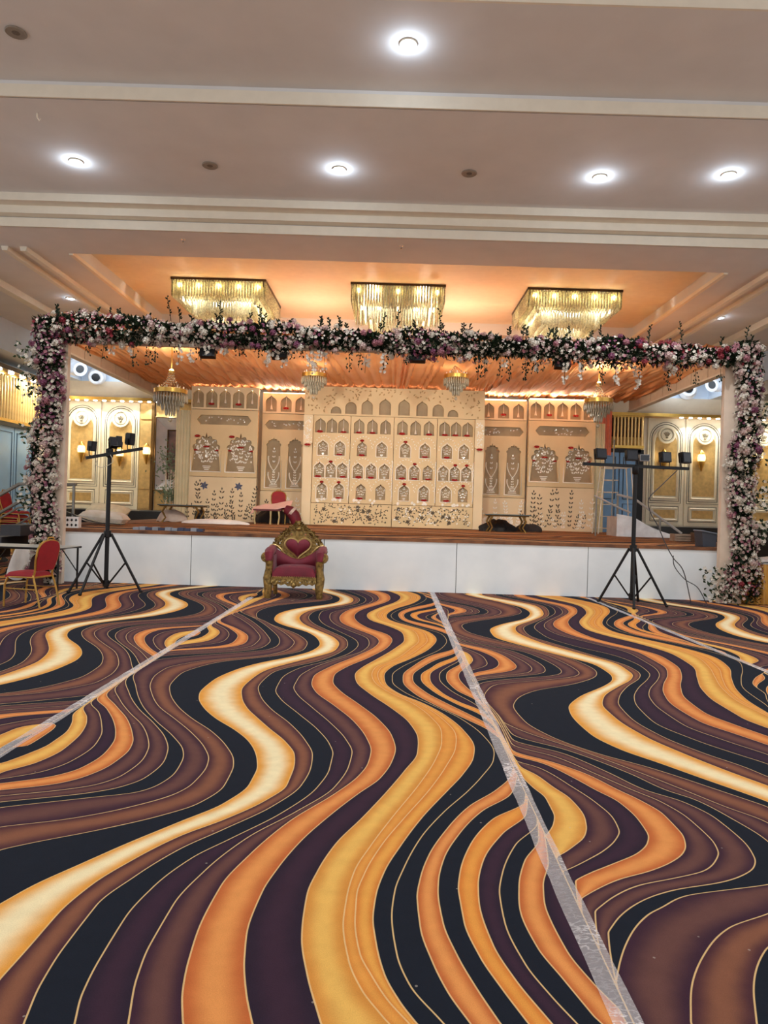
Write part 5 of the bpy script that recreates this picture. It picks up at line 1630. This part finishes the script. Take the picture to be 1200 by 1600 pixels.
def light_stand(label, x, y, rz, legs, bar, lamps, hub_z=0.95, foot_r=0.55):
    t = thing('light_stand', label, 'light stand', (x, y, 0), 0)
    ph = 2.3
    MB().tube([(0, 0, .08), (0, 0, ph)], .035, 10).build('pole', BLACK, t, True)
    for zc in (hub_z, hub_z - 0.02):
        pass
    MB().lathe([(.045, hub_z - .06), (.06, hub_z - .05), (.06, hub_z + .05), (.045, hub_z + .06)], n=10).build('collar', BLACK, t, True)
    MB().lathe([(.045, .1), (.055, .11), (.055, .19), (.045, .2)], n=10).build('lower_collar', BLACK, t, True)
    for a in legs:
        d = Vector((cos(a), sin(a), 0))
        lg = MB().tube([d * .06 + Vector((0, 0, hub_z)), d * foot_r + Vector((0, 0, .012))], .022, 8).build('leg', BLACK, t, True)
        MB().tube([d * .05 + Vector((0, 0, .15)), d * (foot_r * .52) + Vector((0, 0, hub_z * .5))], .014, 6).build('brace', BLACK, lg, True)
        MB().ball((d.x * foot_r, d.y * foot_r, .022), .026, 8, 5, (1.2, 1.2, .8)).build('rubber_foot', BLACK, lg, True)
    (ax, ay, az), (bx, by, bz) = bar
    A, B = Vector((ax, ay, az)), Vector((bx, by, bz))
    d = B - A
    m = d.to_track_quat('X', 'Z').to_matrix()
    MB().box((A + B) / 2, (d.length, .05, .05), m=m).build('cross_bar', BLACK, t)
    MB().lathe([(.04, ph - .12), (.055, ph - .1), (.055, ph + .02), (.02, ph + .04)], n=10).build('pole_head', BLACK, t, True)
    for (f, yaw, tilt, w, h, pale) in lamps:
        c = A + d * f + Vector((0, 0, .02))
        lampm = Matrix.Rotation(yaw, 3, 'Z') @ Matrix.Rotation(tilt, 3, 'X')
        hd = MB().box(c + Vector((0, 0, .07 + h / 2)), (w, .09, h), m=lampm)
        for k in range(4):
            hd.box(c + Vector((0, 0, .07 + h / 2)) + lampm @ Vector((-w * .36 + w * .24 * k, .055, 0)), (.014, .03, h * .85), m=lampm)
        hd = hd.build('lamp_head', mat('grey_metal', (150, 150, 152), 0.4, 0.4) if pale else BLACK, t)
        MB().box(c + Vector((0, 0, .07 + h / 2)) + lampm @ Vector((0, -.048, 0)), (w * .86, .01, h * .8), m=lampm).build('lens', mat('dark_glass', (40, 42, 48), 0.1), hd)
        r_ = lampm @ Vector((w / 2 + .015, 0, 0))
        MB().tube([c + r_ + Vector((0, 0, .07 + h / 2)), c + r_ * .8, c - r_ * .8, c - r_ + Vector((0, 0, .07 + h / 2))], .009, 5).build('yoke', BLACK, hd)
    return t


sx = at(165, 928, 11.4)[0]
light_stand('black tripod light stand at the left with four lamps on a slanting bar', sx, 11.4, 0, [radians(q) for q in (205, 250, 8, 110)],
            ((-.25, -.3, 2.15), (.40, .35, 2.37)), [(.1, radians(60), .1, .1, .16, 0), (.46, radians(40), -.5, .11, .17, 0), (.56, radians(35), -.2, .09, .17, 0), (.77, radians(65), .1, .11, .2, 0)])
sx = at(987, 940, 11.75)[0]
light_stand('black tripod light stand at the right with five lamps on a long level bar', sx, 11.75, 0, [radians(q) for q in (150, 255, -14, 60)],
            ((-.91, -.1, 2.33), (.93, .1, 2.31)), [(.16, radians(15), -.15, .19, .17, 0), (.45, radians(5), -.1, .19, .17, 0), (.57, radians(0), 0, .16, .11, 1), (.77, radians(20), -.1, .19, .17, 0), (.96, radians(25), -.15, .19, .18, 0)])


def cable(name, label, pts, r, m=BLACK):
    P = [Vector(p) for p in pts]
    out = []
    for i in range(len(P) - 1):
        p0, p1, p2, p3 = P[max(0, i - 1)], P[i], P[i + 1], P[min(len(P) - 1, i + 2)]
        for k in range(8):
            f = k / 8
            out.append(0.5 * ((2 * p1) + (p2 - p0) * f + (2 * p0 - 5 * p1 + 4 * p2 - p3) * f * f + (3 * p1 - p0 - 3 * p2 + p3) * f ** 3))
    out.append(P[-1])
    return tag(MB().tube(out, r, 5).build(name, m, None, True), label, 'cable')


def cab(pts, Y):
    return [(at(px, py, y)[0], y, at(px, py, y)[1]) for (px, py), y in zip(pts, Y if isinstance(Y, list) else [Y] * len(pts))]


CABL = mat('grey_cable', (66, 66, 70), 0.5)
cable('lamp_cable', 'thin dark cable drooping from the right lamp bar to the carpet', cab([(1058, 735), (1035, 757), (1014, 779), (1016, 800), (1028, 822), (1040, 850), (1052, 872), (1068, 893), (1077, 910)], 12.0)[:-1] + [(at(1080, 932, 12.2)[0], 12.2, .012)], .009, CABL)
cable('lamp_cable', 'second dark cable looping low across the white stage front at right', cab([(1052, 868), (1054, 885), (1070, 905), (1090, 918)], 12.1) + [(at(1104, 936, 12.2)[0], 12.2, .012)], .008, CABL)
cable('lamp_cable', 'pale cable hanging under the bar of the left light stand', cab([(172, 710), (176, 722), (160, 730), (150, 726), (153, 716)], 11.35), .006, mat('pale_cable', (190, 186, 170)))

# ---------------------------------------------------------------- banquet chairs
CGOLD = mat('chair_gold', (196, 152, 74), 0.35, 0.6, var=0.15, scale=20)
REDF = mat('red_upholstery', (150, 18, 32), 0.7, var=0.12, scale=8)


def banquet_chair(label, loc, rz, group=None):
    t = thing('banquet_chair', label, 'chair', loc, rz, group)

    def seat(u, v):
        a, b_ = 2 * u - 1, 2 * v - 1
        e = max(0.0, 1 - abs(a) ** 6) ** .5 * max(0.0, 1 - abs(b_) ** 6) ** .5
        return (.21 * a * (1 - .06 * (b_ + 1)), -.02 + .215 * b_, .435 + .05 * e)
    MB().grid(seat, 14, 14, 0.035).build('seat', REDF, t, True)
    MB().tube([(-.2, -.23, .41), (.2, -.23, .41), (.19, .2, .41), (-.19, .2, .41), (-.2, -.23, .41)], .013, 6).build('seat_frame', CGOLD, t, True)
    out = []
    for k in range(15):
        f = k / 14
        th = pi * f
        out.append((.185 * cos(th) * (1.0 if abs(cos(th)) < .9 else 1), .80 + .115 * sin(th) ** .7))
    prof = [(.165, .5), (.2, .65), (.2, .8)] + out[1:-1] + [(-.2, .8), (-.2, .65), (-.165, .5)]

    def yy(z):
        return .2 + (z - .45) * .22
    n_ = len(prof)
    vs = [(x * .96, yy(z) - .02, z) for x, z in prof] + [(x * .96, yy(z) + .022, z) for x, z in prof] + [(0, yy(.7) - .035, .7), (0, yy(.7) + .035, .7)]
    fs = [(i, (i + 1) % n_, 2 * n_) for i in range(n_)] + [((i + 1) % n_ + n_, i + n_, 2 * n_ + 1) for i in range(n_)] + [(i, i + n_, (i + 1) % n_ + n_, (i + 1) % n_) for i in range(n_)]
    MB().add(vs, fs).build('backrest', REDF, t, True)
    bf = MB().tube([(.17, yy(.42), .42)] + [(x * 1.02, yy(z), z) for x, z in prof] + [(-.17, yy(.42), .42)], .015, 6)
    bf.tube([(-.06, yy(.92), .915), (-.05, yy(.95), .955), (.05, yy(.95), .955), (.06, yy(.92), .915)], .011, 6)
    bf.build('back_frame', CGOLD, t, True)
    for s in (-1, 1):
        MB().tube([(s * .19, -.2, .42), (s * .205, -.24, .3), (s * .2, -.25, .12), (s * .2, -.25, 0.001)], .014, 6).build('leg', CGOLD, t, True)
        MB().tube([(s * .18, .19, .44), (s * .19, .24, .3), (s * .19, .29, .12), (s * .19, .32, 0.001)], .014, 6).build('leg', CGOLD, t, True)
        MB().tube([(s * .2, -.24, .25), (s * .19, .255, .25)], .009, 5).build('stretcher', CGOLD, t, True)
    return t


ch0 = banquet_chair('red banquet chair with gold frame in front of the folding table at the left', (at(47, 940, 9.75)[0], 9.75, .003), radians(-104))
sxx, syy = -8.95, 16.5
for k in range(8):
    dup(ch0, (sxx + .02 * k, syy, .003 + .10 * k), radians(84), 'gold and red banquet chair in the stack at far left, %s' % (
        'lowest of the stack', 'second from the floor', 'third from the floor', 'fourth from the floor', 'fourth from the top', 'third from the top', 'second from the top', 'topmost of the stack')[k])['group'] = 'stacked banquet chairs'

# folding table
TABT = mat('table_grey_top', (168, 168, 160), 0.5, var=0.08)
tb = thing('folding_table', 'grey topped folding table with black legs behind the red chair', 'table', (-5.98, 11.5, 0), radians(-3))
MB().span((-.8, -.36, .69), (.78, .34, .715)).build('table_top', TABT, tb)
MB().tube([(-.8, -.36, .695), (.78, -.36, .695), (.78, .34, .695), (-.8, .34, .695), (-.8, -.36, .695)], .018, 6).build('edge_band', BLACK, tb)
for sx_ in (-1, 1):
    for sy_ in (-1, 1):
        lg = MB().tube([(sx_ * .74, sy_ * .31, .69), (sx_ * .74, sy_ * .31, 0)], .017, 8).build('leg', BLACK, tb, True)
        MB().tube([(sx_ * .74, sy_ * .31, .28), (sx_ * .45, sy_ * .31, .68)], .01, 6).build('brace', BLACK, lg, True)


def cloth_heap(name, label, c, s, m, seed, cat='cloth', hgt=1.0, lump=0.35):
    """crumpled cloth: a squashed ball with folds"""
    R_ = random.Random(seed)
    ph = [R_.uniform(0, 6) for _ in range(8)]
    nu, nv = 36, 16
    vs = []
    for j in range(nv + 1):
        v = pi / 2 * j / nv
        for i in range(nu):
            a = 2 * pi * i / nu
            rr = 1 + lump * (.4 * sin(3 * a + ph[0]) + .3 * sin(5 * a + ph[1] + v * 2) + .22 * sin(9 * a + ph[2] - v * 3))
            zf = cos(v) * (1 + lump * .5 * sin(4 * a + ph[3]) * sin(v * 2)) + .06 * sin(7 * a + ph[4]) * sin(v)
            vs.append((sin(v) * cos(a) * rr * s[0], sin(v) * sin(a) * rr * s[1], max(0.0, zf * s[2])))
    fs = [(j * nu + i, (j + 1) * nu + i, (j + 1) * nu + (i + 1) % nu, j * nu + (i + 1) % nu) for j in range(nv) for i in range(nu)]
    o = MB().add(vs, fs).build(name, m, None, True)
    o.location = c
    return tag(o, label, cat)


WCL = mat('white_cloth', (234, 230, 224), 0.85, rgb2=(214, 208, 204), scale=4)
cloth_heap('cloth_bundle', 'crumpled white cloth bundle under the folding table at the left', (at(38, 880, 12.9)[0], 12.9, .003), (.3, .22, .62), WCL, 3, lump=.2)
cloth_heap('dark_bag', 'dark red patterned bag on the floor under the folding table', (at(56, 880, 11.75)[0], 11.75, .003), (.13, .1, .55), mat('dark_red_bag', (84, 44, 44), 0.8, rgb2=(36, 24, 26), scale=14), 5, 'bag', lump=.1)

# steps with handrails at the left end of the stage
stp = thing('stage_steps', 'metal steps with handrails at the left end of the stage', 'steps', (-7.85, 14.05, 0))
STEEL = mat('dull_steel', (150, 148, 140), 0.4, 0.6, var=0.1)
for k in range(4):
    MB().span((-.75 + .36 * k, -.5, .24 * k + .03), (-.36 + .36 * k, .5, .24 * k + .24)).build('step', mat('dark_step', (64, 66, 72), 0.7), stp)
for y in (-.55, .55):
    rl = MB().tube([(-.95, y, .75), (.7, y, 1.75), (1.3, y, 1.8)], .035, 8).build('handrail', STEEL, stp, True)
    for x, z in ((-.85, .8), (1.25, 1.79)):
        MB().tube([(x, y, 0.0), (x, y, z)], .03, 8).build('rail_post', STEEL, rl, True)
    MB().tube([(-.85, y, .35), (.7, y, 1.3), (1.25, y, 1.35)], .02, 6).build('mid_rail', STEEL, rl, True)

# gold skirted table at the right
tb2 = thing('skirted_table', 'small table with a pleated gold skirt at the right edge', 'table', (7.12, 12.75, 0), radians(0))
GSK = mat('gold_satin', (204, 150, 44), 0.4, rgb2=(170, 118, 30), scale=3, sheen=0.3)
TW, TD = .82, .45


def skirt(u, v):
    per = 4 * (TW + TD)
    d = u * per
    a = (2 * TW, 2 * TD, 2 * TW, 2 * TD)
    pts = [(-TW, -TD), (TW, -TD), (TW, TD), (-TW, TD), (-TW, -TD)]
    nrm = [(0, -1), (1, 0), (0, 1), (-1, 0), (0, -1)]
    i = 0
    while i < 3 and d > a[i]:
        d -= a[i]
        i += 1
    f = min(1.0, d / a[i])
    w = .022 * sin(u * 300) * (.4 + .6 * (1 - v))
    return (pts[i][0] + (pts[i + 1][0] - pts[i][0]) * f + nrm[i][0] * w, pts[i][1] + (pts[i + 1][1] - pts[i][1]) * f + nrm[i][1] * w, .01 + .7 * v)


MB().grid(skirt, 420, 3).build('pleated_skirt', GSK, tb2, True)
MB().span((-TW, -TD, .71), (TW, TD, .735)).build('table_top', TABT, tb2)
tag(MB().grid(lambda u, v: (6.4 + 1.6 * u, 12.35 + .8 * v, .742 + .13 * (sin(u * 9 + v * 4) * .25 + .25) * (4 * v * (1 - v)) ** .5 + .10 * u), 30, 16, .004).build('white_sheet', WCL, None, True), 'rumpled white sheet lying over the gold skirted table', 'cloth')

# ---------------------------------------------------------------- things lying on the stage
SZ = ST + .008
GLS = mat('table_glass', (70, 78, 70), 0.08, 0.0, spec=0.8)
BRASS = mat('aged_brass', (150, 118, 62), 0.35, 0.8, var=0.15)


def coffee_table(label, px0, px1, py, Y, proto=[None]):
    xa, xb = at(px0, py, Y)[0], at(px1, py, Y)[0]
    c = ((xa + xb) / 2, Y, SZ)
    if proto[0]:
        return dup(proto[0], c, label=label)
    t = thing('coffee_table', label, 'table', c, group='low glass tables on the stage')
    proto[0] = t
    w = (xb - xa) / 2
    MB().span((-w, -.32, .44), (w, .32, .465)).build('glass_top', GLS, t)
    MB().tube([(-w + .05, -.28, .425), (w - .05, -.28, .425), (w - .05, .28, .425), (-w + .05, .28, .425), (-w + .05, -.28, .425)], .02, 6).build('frame', BRASS, t)
    for sx_ in (-1, 1):
        for sy_ in (-1, 1):
            MB().tube([(sx_ * (w - .2), sy_ * .26, .42), (sx_ * (w - .12), sy_ * .27, .28), (sx_ * (w - .2), sy_ * .25, .12), (sx_ * (w - .12), sy_ * .28, 0.0)], [.03, .028, .022, .026], 8).build('leg', BRASS, t, True)
    return t


coffee_table('low glass topped table with curved brass legs at the left of the stage', 252, 322, 792, 18.6)
coffee_table('low glass topped table with curved brass legs right of the central set wall', 753, 829, 806, 18.4)


def pillow(label, px, py, Y, s, rz, m, dz=0.0, tilt=0.0):
    x = at(px, py, Y)[0]

    def f(u, v, sg):
        a, b_ = 2 * u - 1, 2 * v - 1
        e = (max(0, 1 - a ** 4) * max(0, 1 - b_ ** 4)) ** .45
        pin = 1 - .10 * (abs(a) ** 2) * (1 - abs(b_)) - 0.0
        return (s[0] * a * (1 - .08 * (1 - abs(b_)) * abs(a)), s[1] * b_ * (1 - .08 * (1 - abs(a)) * abs(b_)), sg * s[2] * e)
    mb = MB().grid(lambda u, v: f(u, v, 1), 18, 18).grid(lambda u, v: f(1 - u, v, -1), 18, 18)
    o = mb.build('pillow', m, None, True)
    o.location = (x, Y, SZ + s[2] * .95 + dz)
    o.rotation_euler = (tilt, .08, rz)
    return tag(o, label, 'pillow')


CREAMC = mat('cream_cushion', (252, 250, 240), 0.85, rgb2=(232, 226, 204), scale=6)
pillow('plump white pillow lying on the stage behind the left light stand', 164, 808, 15.6, (.48, .3, .15), .1, CREAMC)
pillow('cream pillow standing behind the plump white one at the stage left', 168, 796, 16.6, (.5, .2, .16), -.05, mat('beige_cushion', (232, 222, 186), 0.85), 0.1, .5)
rb = MB().grid(lambda u, v: (-.75 + 1.5 * u, .25 * v - .12, .02 + .42 * max(0, (1 - u * 1.35)) ** 1.6 * (1 - .2 * v) + .03 * sin(3 * u)), 24, 4, .02).build('curled_sheet', mat('black_vinyl', (30, 28, 26), 0.35), None, True)
rb.location = (at(128, 812, 14.6)[0] + .1, 14.6, SZ + .02)
tag(rb, 'curled black sheet lying beside the white pillow at the stage left', 'sheet')
bx = thing('patterned_box', 'small white box with dark cut-outs at the left corner of the stage', 'box', (-5.93, 13.05, SZ), .2)
MB().span((-.15, -.12, 0), (.15, .12, .2)).build('shell', WCL, bx)
RB = random.Random(9)
for k in range(8):
    x, z = -.11 + .073 * (k % 4), .055 + .09 * (k // 4)
    MB().prism([(x - .022, z), (x, z - .028), (x + .022, z), (x, z + .028)], -.125, -.119).build('cut_out', BLACK, bx)
# flat steel track on the stage edge
tr_ = thing('cable_track', 'blue grey jointed track lying along the front edge of the stage', 'cable track', (at(264, 826, 13.0)[0], 13.02, SZ))
TRK = [mat('track_grey', (140, 146, 156), 0.5), mat('track_navy', (52, 60, 86), 0.5)]
for k in range(11):
    MB().span((-.65 + .118 * k, -.07, 0.0), (-.65 + .118 * k + .108, .07, .05 + .012 * (k % 2))).build('link', TRK[1 if k in (2, 4, 7, 8, 10) else 0], tr_)
cloth_heap('cloth_bundle', 'pale pink cloth bundle under the left glass table', (at(268, 808, 18.9)[0], 18.9, SZ), (.4, .2, .33), mat('pinkish_cloth', (226, 206, 192), 0.85, rgb2=(206, 180, 164), scale=5), 8, lump=.15)
cloth_heap('black_bag', 'small black bag beside the left glass table, by the set wall', (at(312, 808, 19.7)[0], 19.7, SZ), (.15, .12, .34), BLACK, 10, 'bag', lump=.15)
cloth_heap('white_sheet', 'long crumpled white sheet on the stage floor before the star flowers', (at(335, 818, 18.0)[0], 18.0, SZ), (.85, .14, .12), WCL, 12, lump=.2)
cloth_heap('black_bag', 'heap of black bags under the right glass table', (at(775, 825, 18.95)[0], 18.95, SZ), (.42, .2, .3), mat('black_cloth', (30, 26, 26), 0.7, var=0.3), 14, 'bag', lump=.5)
cloth_heap('dark_coat', 'dark crumpled coat on the stage right of the right glass table', (at(824, 826, 19.4)[0], 19.4, SZ), (.36, .2, .2), mat('dark_cloth', (52, 46, 46), 0.8), 16, 'cloth', lump=.5)
# red chair with a pink sheet, dark covers and a maroon roll
cy = 19.6
dup(ch0, (at(434, 800, cy)[0], cy + .05, SZ), radians(8), 'red banquet chair on the stage with a pink sheet over its seat')
sh = MB().grid(lambda u, v: (-.55 + 1.1 * u, -.3 + .42 * v, -.10 + .2 * u ** .8 - .06 * max(0, .3 - u) + .012 * sin(9 * u) - .17 * (1 - v)), 20, 8, .015).build('pink_sheet', mat('pink_cloth', (238, 196, 186), 0.8, var=0.05), None, True)
sh.location = (at(426, 790, cy)[0], cy - .06, SZ + .56)
tag(sh, 'pale pink sheet lying across the red chair on the stage', 'cloth')
st_ = thing('side_table', 'small gilt legged table below the pink sheet on the stage', 'table', (at(418, 800, cy - .5)[0], cy - .45, SZ))
MB().span((-.38, -.12, .37), (.38, .12, .41)).build('table_top', mat('maroon_lacquer', (96, 22, 30), 0.4), st_)
for sx_ in (-1, 0.25, .9):
    MB().tube([(sx_ * .34, -.05, .37), (sx_ * .36, -.07, .2), (sx_ * .33, -.06, 0)], [.03, .022, .026], 8).build('leg', mat('pale_gilt', (196, 178, 130), 0.4, 0.4), st_, True)
cloth_heap('black_bag', 'black cloth heap on the stage behind the small gilt table', (at(424, 812, 20.2)[0], 20.25, SZ), (.5, .2, .42), mat('black_cloth', (30, 26, 26)), 18, 'bag', lump=.12)
rl_ = thing('velvet_bolster', 'maroon velvet bolster slumped beside the pink sheet on the stage', 'bolster', (at(455, 812, 19.3)[0], 19.3, SZ))
MB().tube([(-.16, 0, .42), (-.04, -.02, .38), (.08, -.03, .25), (.14, -.03, .12), (.15, -.02, 0.03)], [.12, .15, .16, .15, .13], 12).build('cover', mat('bolster_velvet', (104, 12, 36), 0.7, var=0.15), rl_, True)
MB().tube([(.0, -.03, .38), (.06, -.03, .33)], [.165, .165], 12).build('band', mat('silver_band', (190, 170, 160), 0.4), rl_, True)

# artificial plant by the picture
pl = thing('potted_plant', 'airy green plant in a tall white wire stand by the framed picture', 'plant', (at(264, 790, 21.5)[0], 21.5, SZ))
for k in range(6):
    a = 2 * pi * k / 6
    MB().tube([(.16 * cos(a), .16 * sin(a), 0), (.1 * cos(a), .1 * sin(a), .8), (.16 * cos(a), .16 * sin(a), 1.5)], .012, 5).build('wire', WHITE, pl, True)
RP = random.Random(31)
gl = MB()
for k in range(420):
    z = RP.choice((RP.gauss(1.7, .3), RP.gauss(.75, .15)))
    r = .26 * max(.2, 1 - abs(z - 1.6) * .5)
    if z < .2:
        continue
    gl.leaf((RP.gauss(0, r), RP.gauss(0, .12), z), (RP.uniform(-.1, .1), RP.uniform(-.06, .06), RP.uniform(0, .12)), .022, (0, 1, .1))
gl.build('foliage', mat('grey_green_leaf', (124, 146, 116), 0.6, var=0.25), pl, kind='stuff')

# right end of the stage: ladder tower, ramp with handrail, crates, orange drop
ld = thing('ladder_tower', 'pale wire ladder tower standing at the right end of the stage', 'ladder', (at(960, 800, 19.6)[0], 19.6, SZ))
WIRE = mat('white_wire', (224, 220, 204), 0.4, 0.2)
for sx_ in (-1, 1):
    for sy_ in (-1, 1):
        MB().tube([(sx_ * .52, sy_ * .28, 0), (sx_ * .36, sy_ * .2, 1.85)], .018, 6).build('upright', WIRE, ld, True)
for k in range(6):
    z = .15 + .335 * k
    f = z / 1.85
    wx, wy = .52 - .16 * f, .28 - .08 * f
    MB().tube([(-wx, -wy, z), (wx * .05, -wy, z), (wx * .05, wy, z), (-wx, wy, z), (-wx, -wy, z)], .011, 5).build('rung', WIRE, ld)
MB().tube([(-.36, -.2, 1.85), (.36, -.2, 1.85), (.36, .2, 1.85), (-.36, .2, 1.85), (-.36, -.2, 1.85)], .016, 6).build('top_ring', WIRE, ld)
MB().tube([(-.15, -.25, 0), (-.13, -.21, 2.6)], .02, 6).build('pole', STEEL, ld, True)
od = thing('orange_curtain', 'narrow coral curtain hanging behind the right end of the set', 'curtain', (at(945, 690, 21.4)[0], 21.4, 3.3))
MB().grid(lambda u, v: (-.2 + .4 * u, .03 * sin(u * 22), 1.7 * v), 30, 4).build('cloth', mat('coral_cloth', (240, 140, 110), 0.75, sheen=.2), od, True)
MB().tube([(-.25, 0, 1.71), (.25, 0, 1.71)], .02, 6).build('curtain_rod', STEEL, od)
rm = thing('access_ramp', 'white sided ramp with a steel handrail at the right rear of the stage', 'ramp', (at(1010, 825, 17.6)[0], 17.6, SZ))
MB().prism([(-.75, 0), (.8, 0), (.8, .03), (.72, .06), (.2, .2), (-.35, .5), (-.75, .56)], -.03, .02).build('side_board', mat('white_board_b', (244, 246, 246), 0.5), rm)
MB().prism([(-.75, 0), (.8, 0), (-.35, .44), (-.75, .5)], .02, .8).build('ramp_body', mat('grey_step', (206, 208, 208), 0.7), rm)
for y in (0.05,):
    hr = MB().tube([(-.75, y, 1.05), (-.3, y, .95), (.9, y, .12)], .032, 8).build('handrail', mat('pale_steel', (208, 208, 204), 0.35, 0.4), rm, True)
    MB().tube([(-.72, y, .5), (-.72, y, 1.05)], .026, 8).build('rail_post', STEEL, hr, True)
    MB().tube([(.35, y, .1), (.35, y, .5)], .03, 8).build('rail_post', STEEL, hr, True)
hr = MB().tube([(-1.35, -.1, 1.0), (-.75, -.1, .72), (-.45, -.1, .6)], .025, 8).build('low_rail', mat('pale_steel', (208, 208, 204)), rm, True)
MB().tube([(-1.3, -.1, 0.0), (-1.3, -.1, .98)], .022, 8).build('rail_post', STEEL, hr, True)
CRT = mat('weathered_wood', (200, 180, 158), 0.8, rgb2=(160, 138, 118), scale=5)


def crate(label, px, Y, w, h, m):
    t = thing('low_crate', label, 'crate', (at(px, 835, Y)[0], Y, SZ), -.05)
    for k in range(3):
        MB().span((-w / 2, -.16, h / 3 * k + .004), (w / 2, -.14, h / 3 * (k + 1) - .006)).build('slat', m, t)
        MB().span((-w / 2, .14, h / 3 * k + .004), (w / 2, .16, h / 3 * (k + 1) - .006)).build('slat', m, t)
    for s in (-1, 1):
        MB().span((s * w / 2 - .02, -.15, 0), (s * w / 2 + .02, .15, h)).build('end_board', m, t)
    MB().span((-w / 2, -.14, h - .03), (w / 2, .14, h - .01)).build('lid', m, t)
    return t


crate('low weathered wooden crate on the stage at the foot of the ramp', 1067, 15.5, .42, .16, CRT)
crate('small brown wooden crate on the stage right of the weathered crate', 1097, 15.2, .34, .2, mat('brown_wood', (126, 100, 82), 0.7, var=0.2))
pb = thing('plastic_bin', 'dark grey plastic bin at the right end of the stage beside the post', 'bin', (at(1114, 835, 13.0)[0] - .1, 13.1, SZ), .1)
MB().prism([(-.11, 0), (.13, 0), (.15, .24), (-.14, .29)], -.14, .14).build('shell', mat('grey_plastic_dark', (66, 72, 84), 0.45), pb)
MB().tube([(-.145, -.145, .29), (.155, -.145, .24), (.155, .145, .24), (-.145, .145, .29), (-.145, -.145, .29)], .014, 6).build('rim', mat('grey_plastic_pale', (120, 128, 140), 0.4), pb)
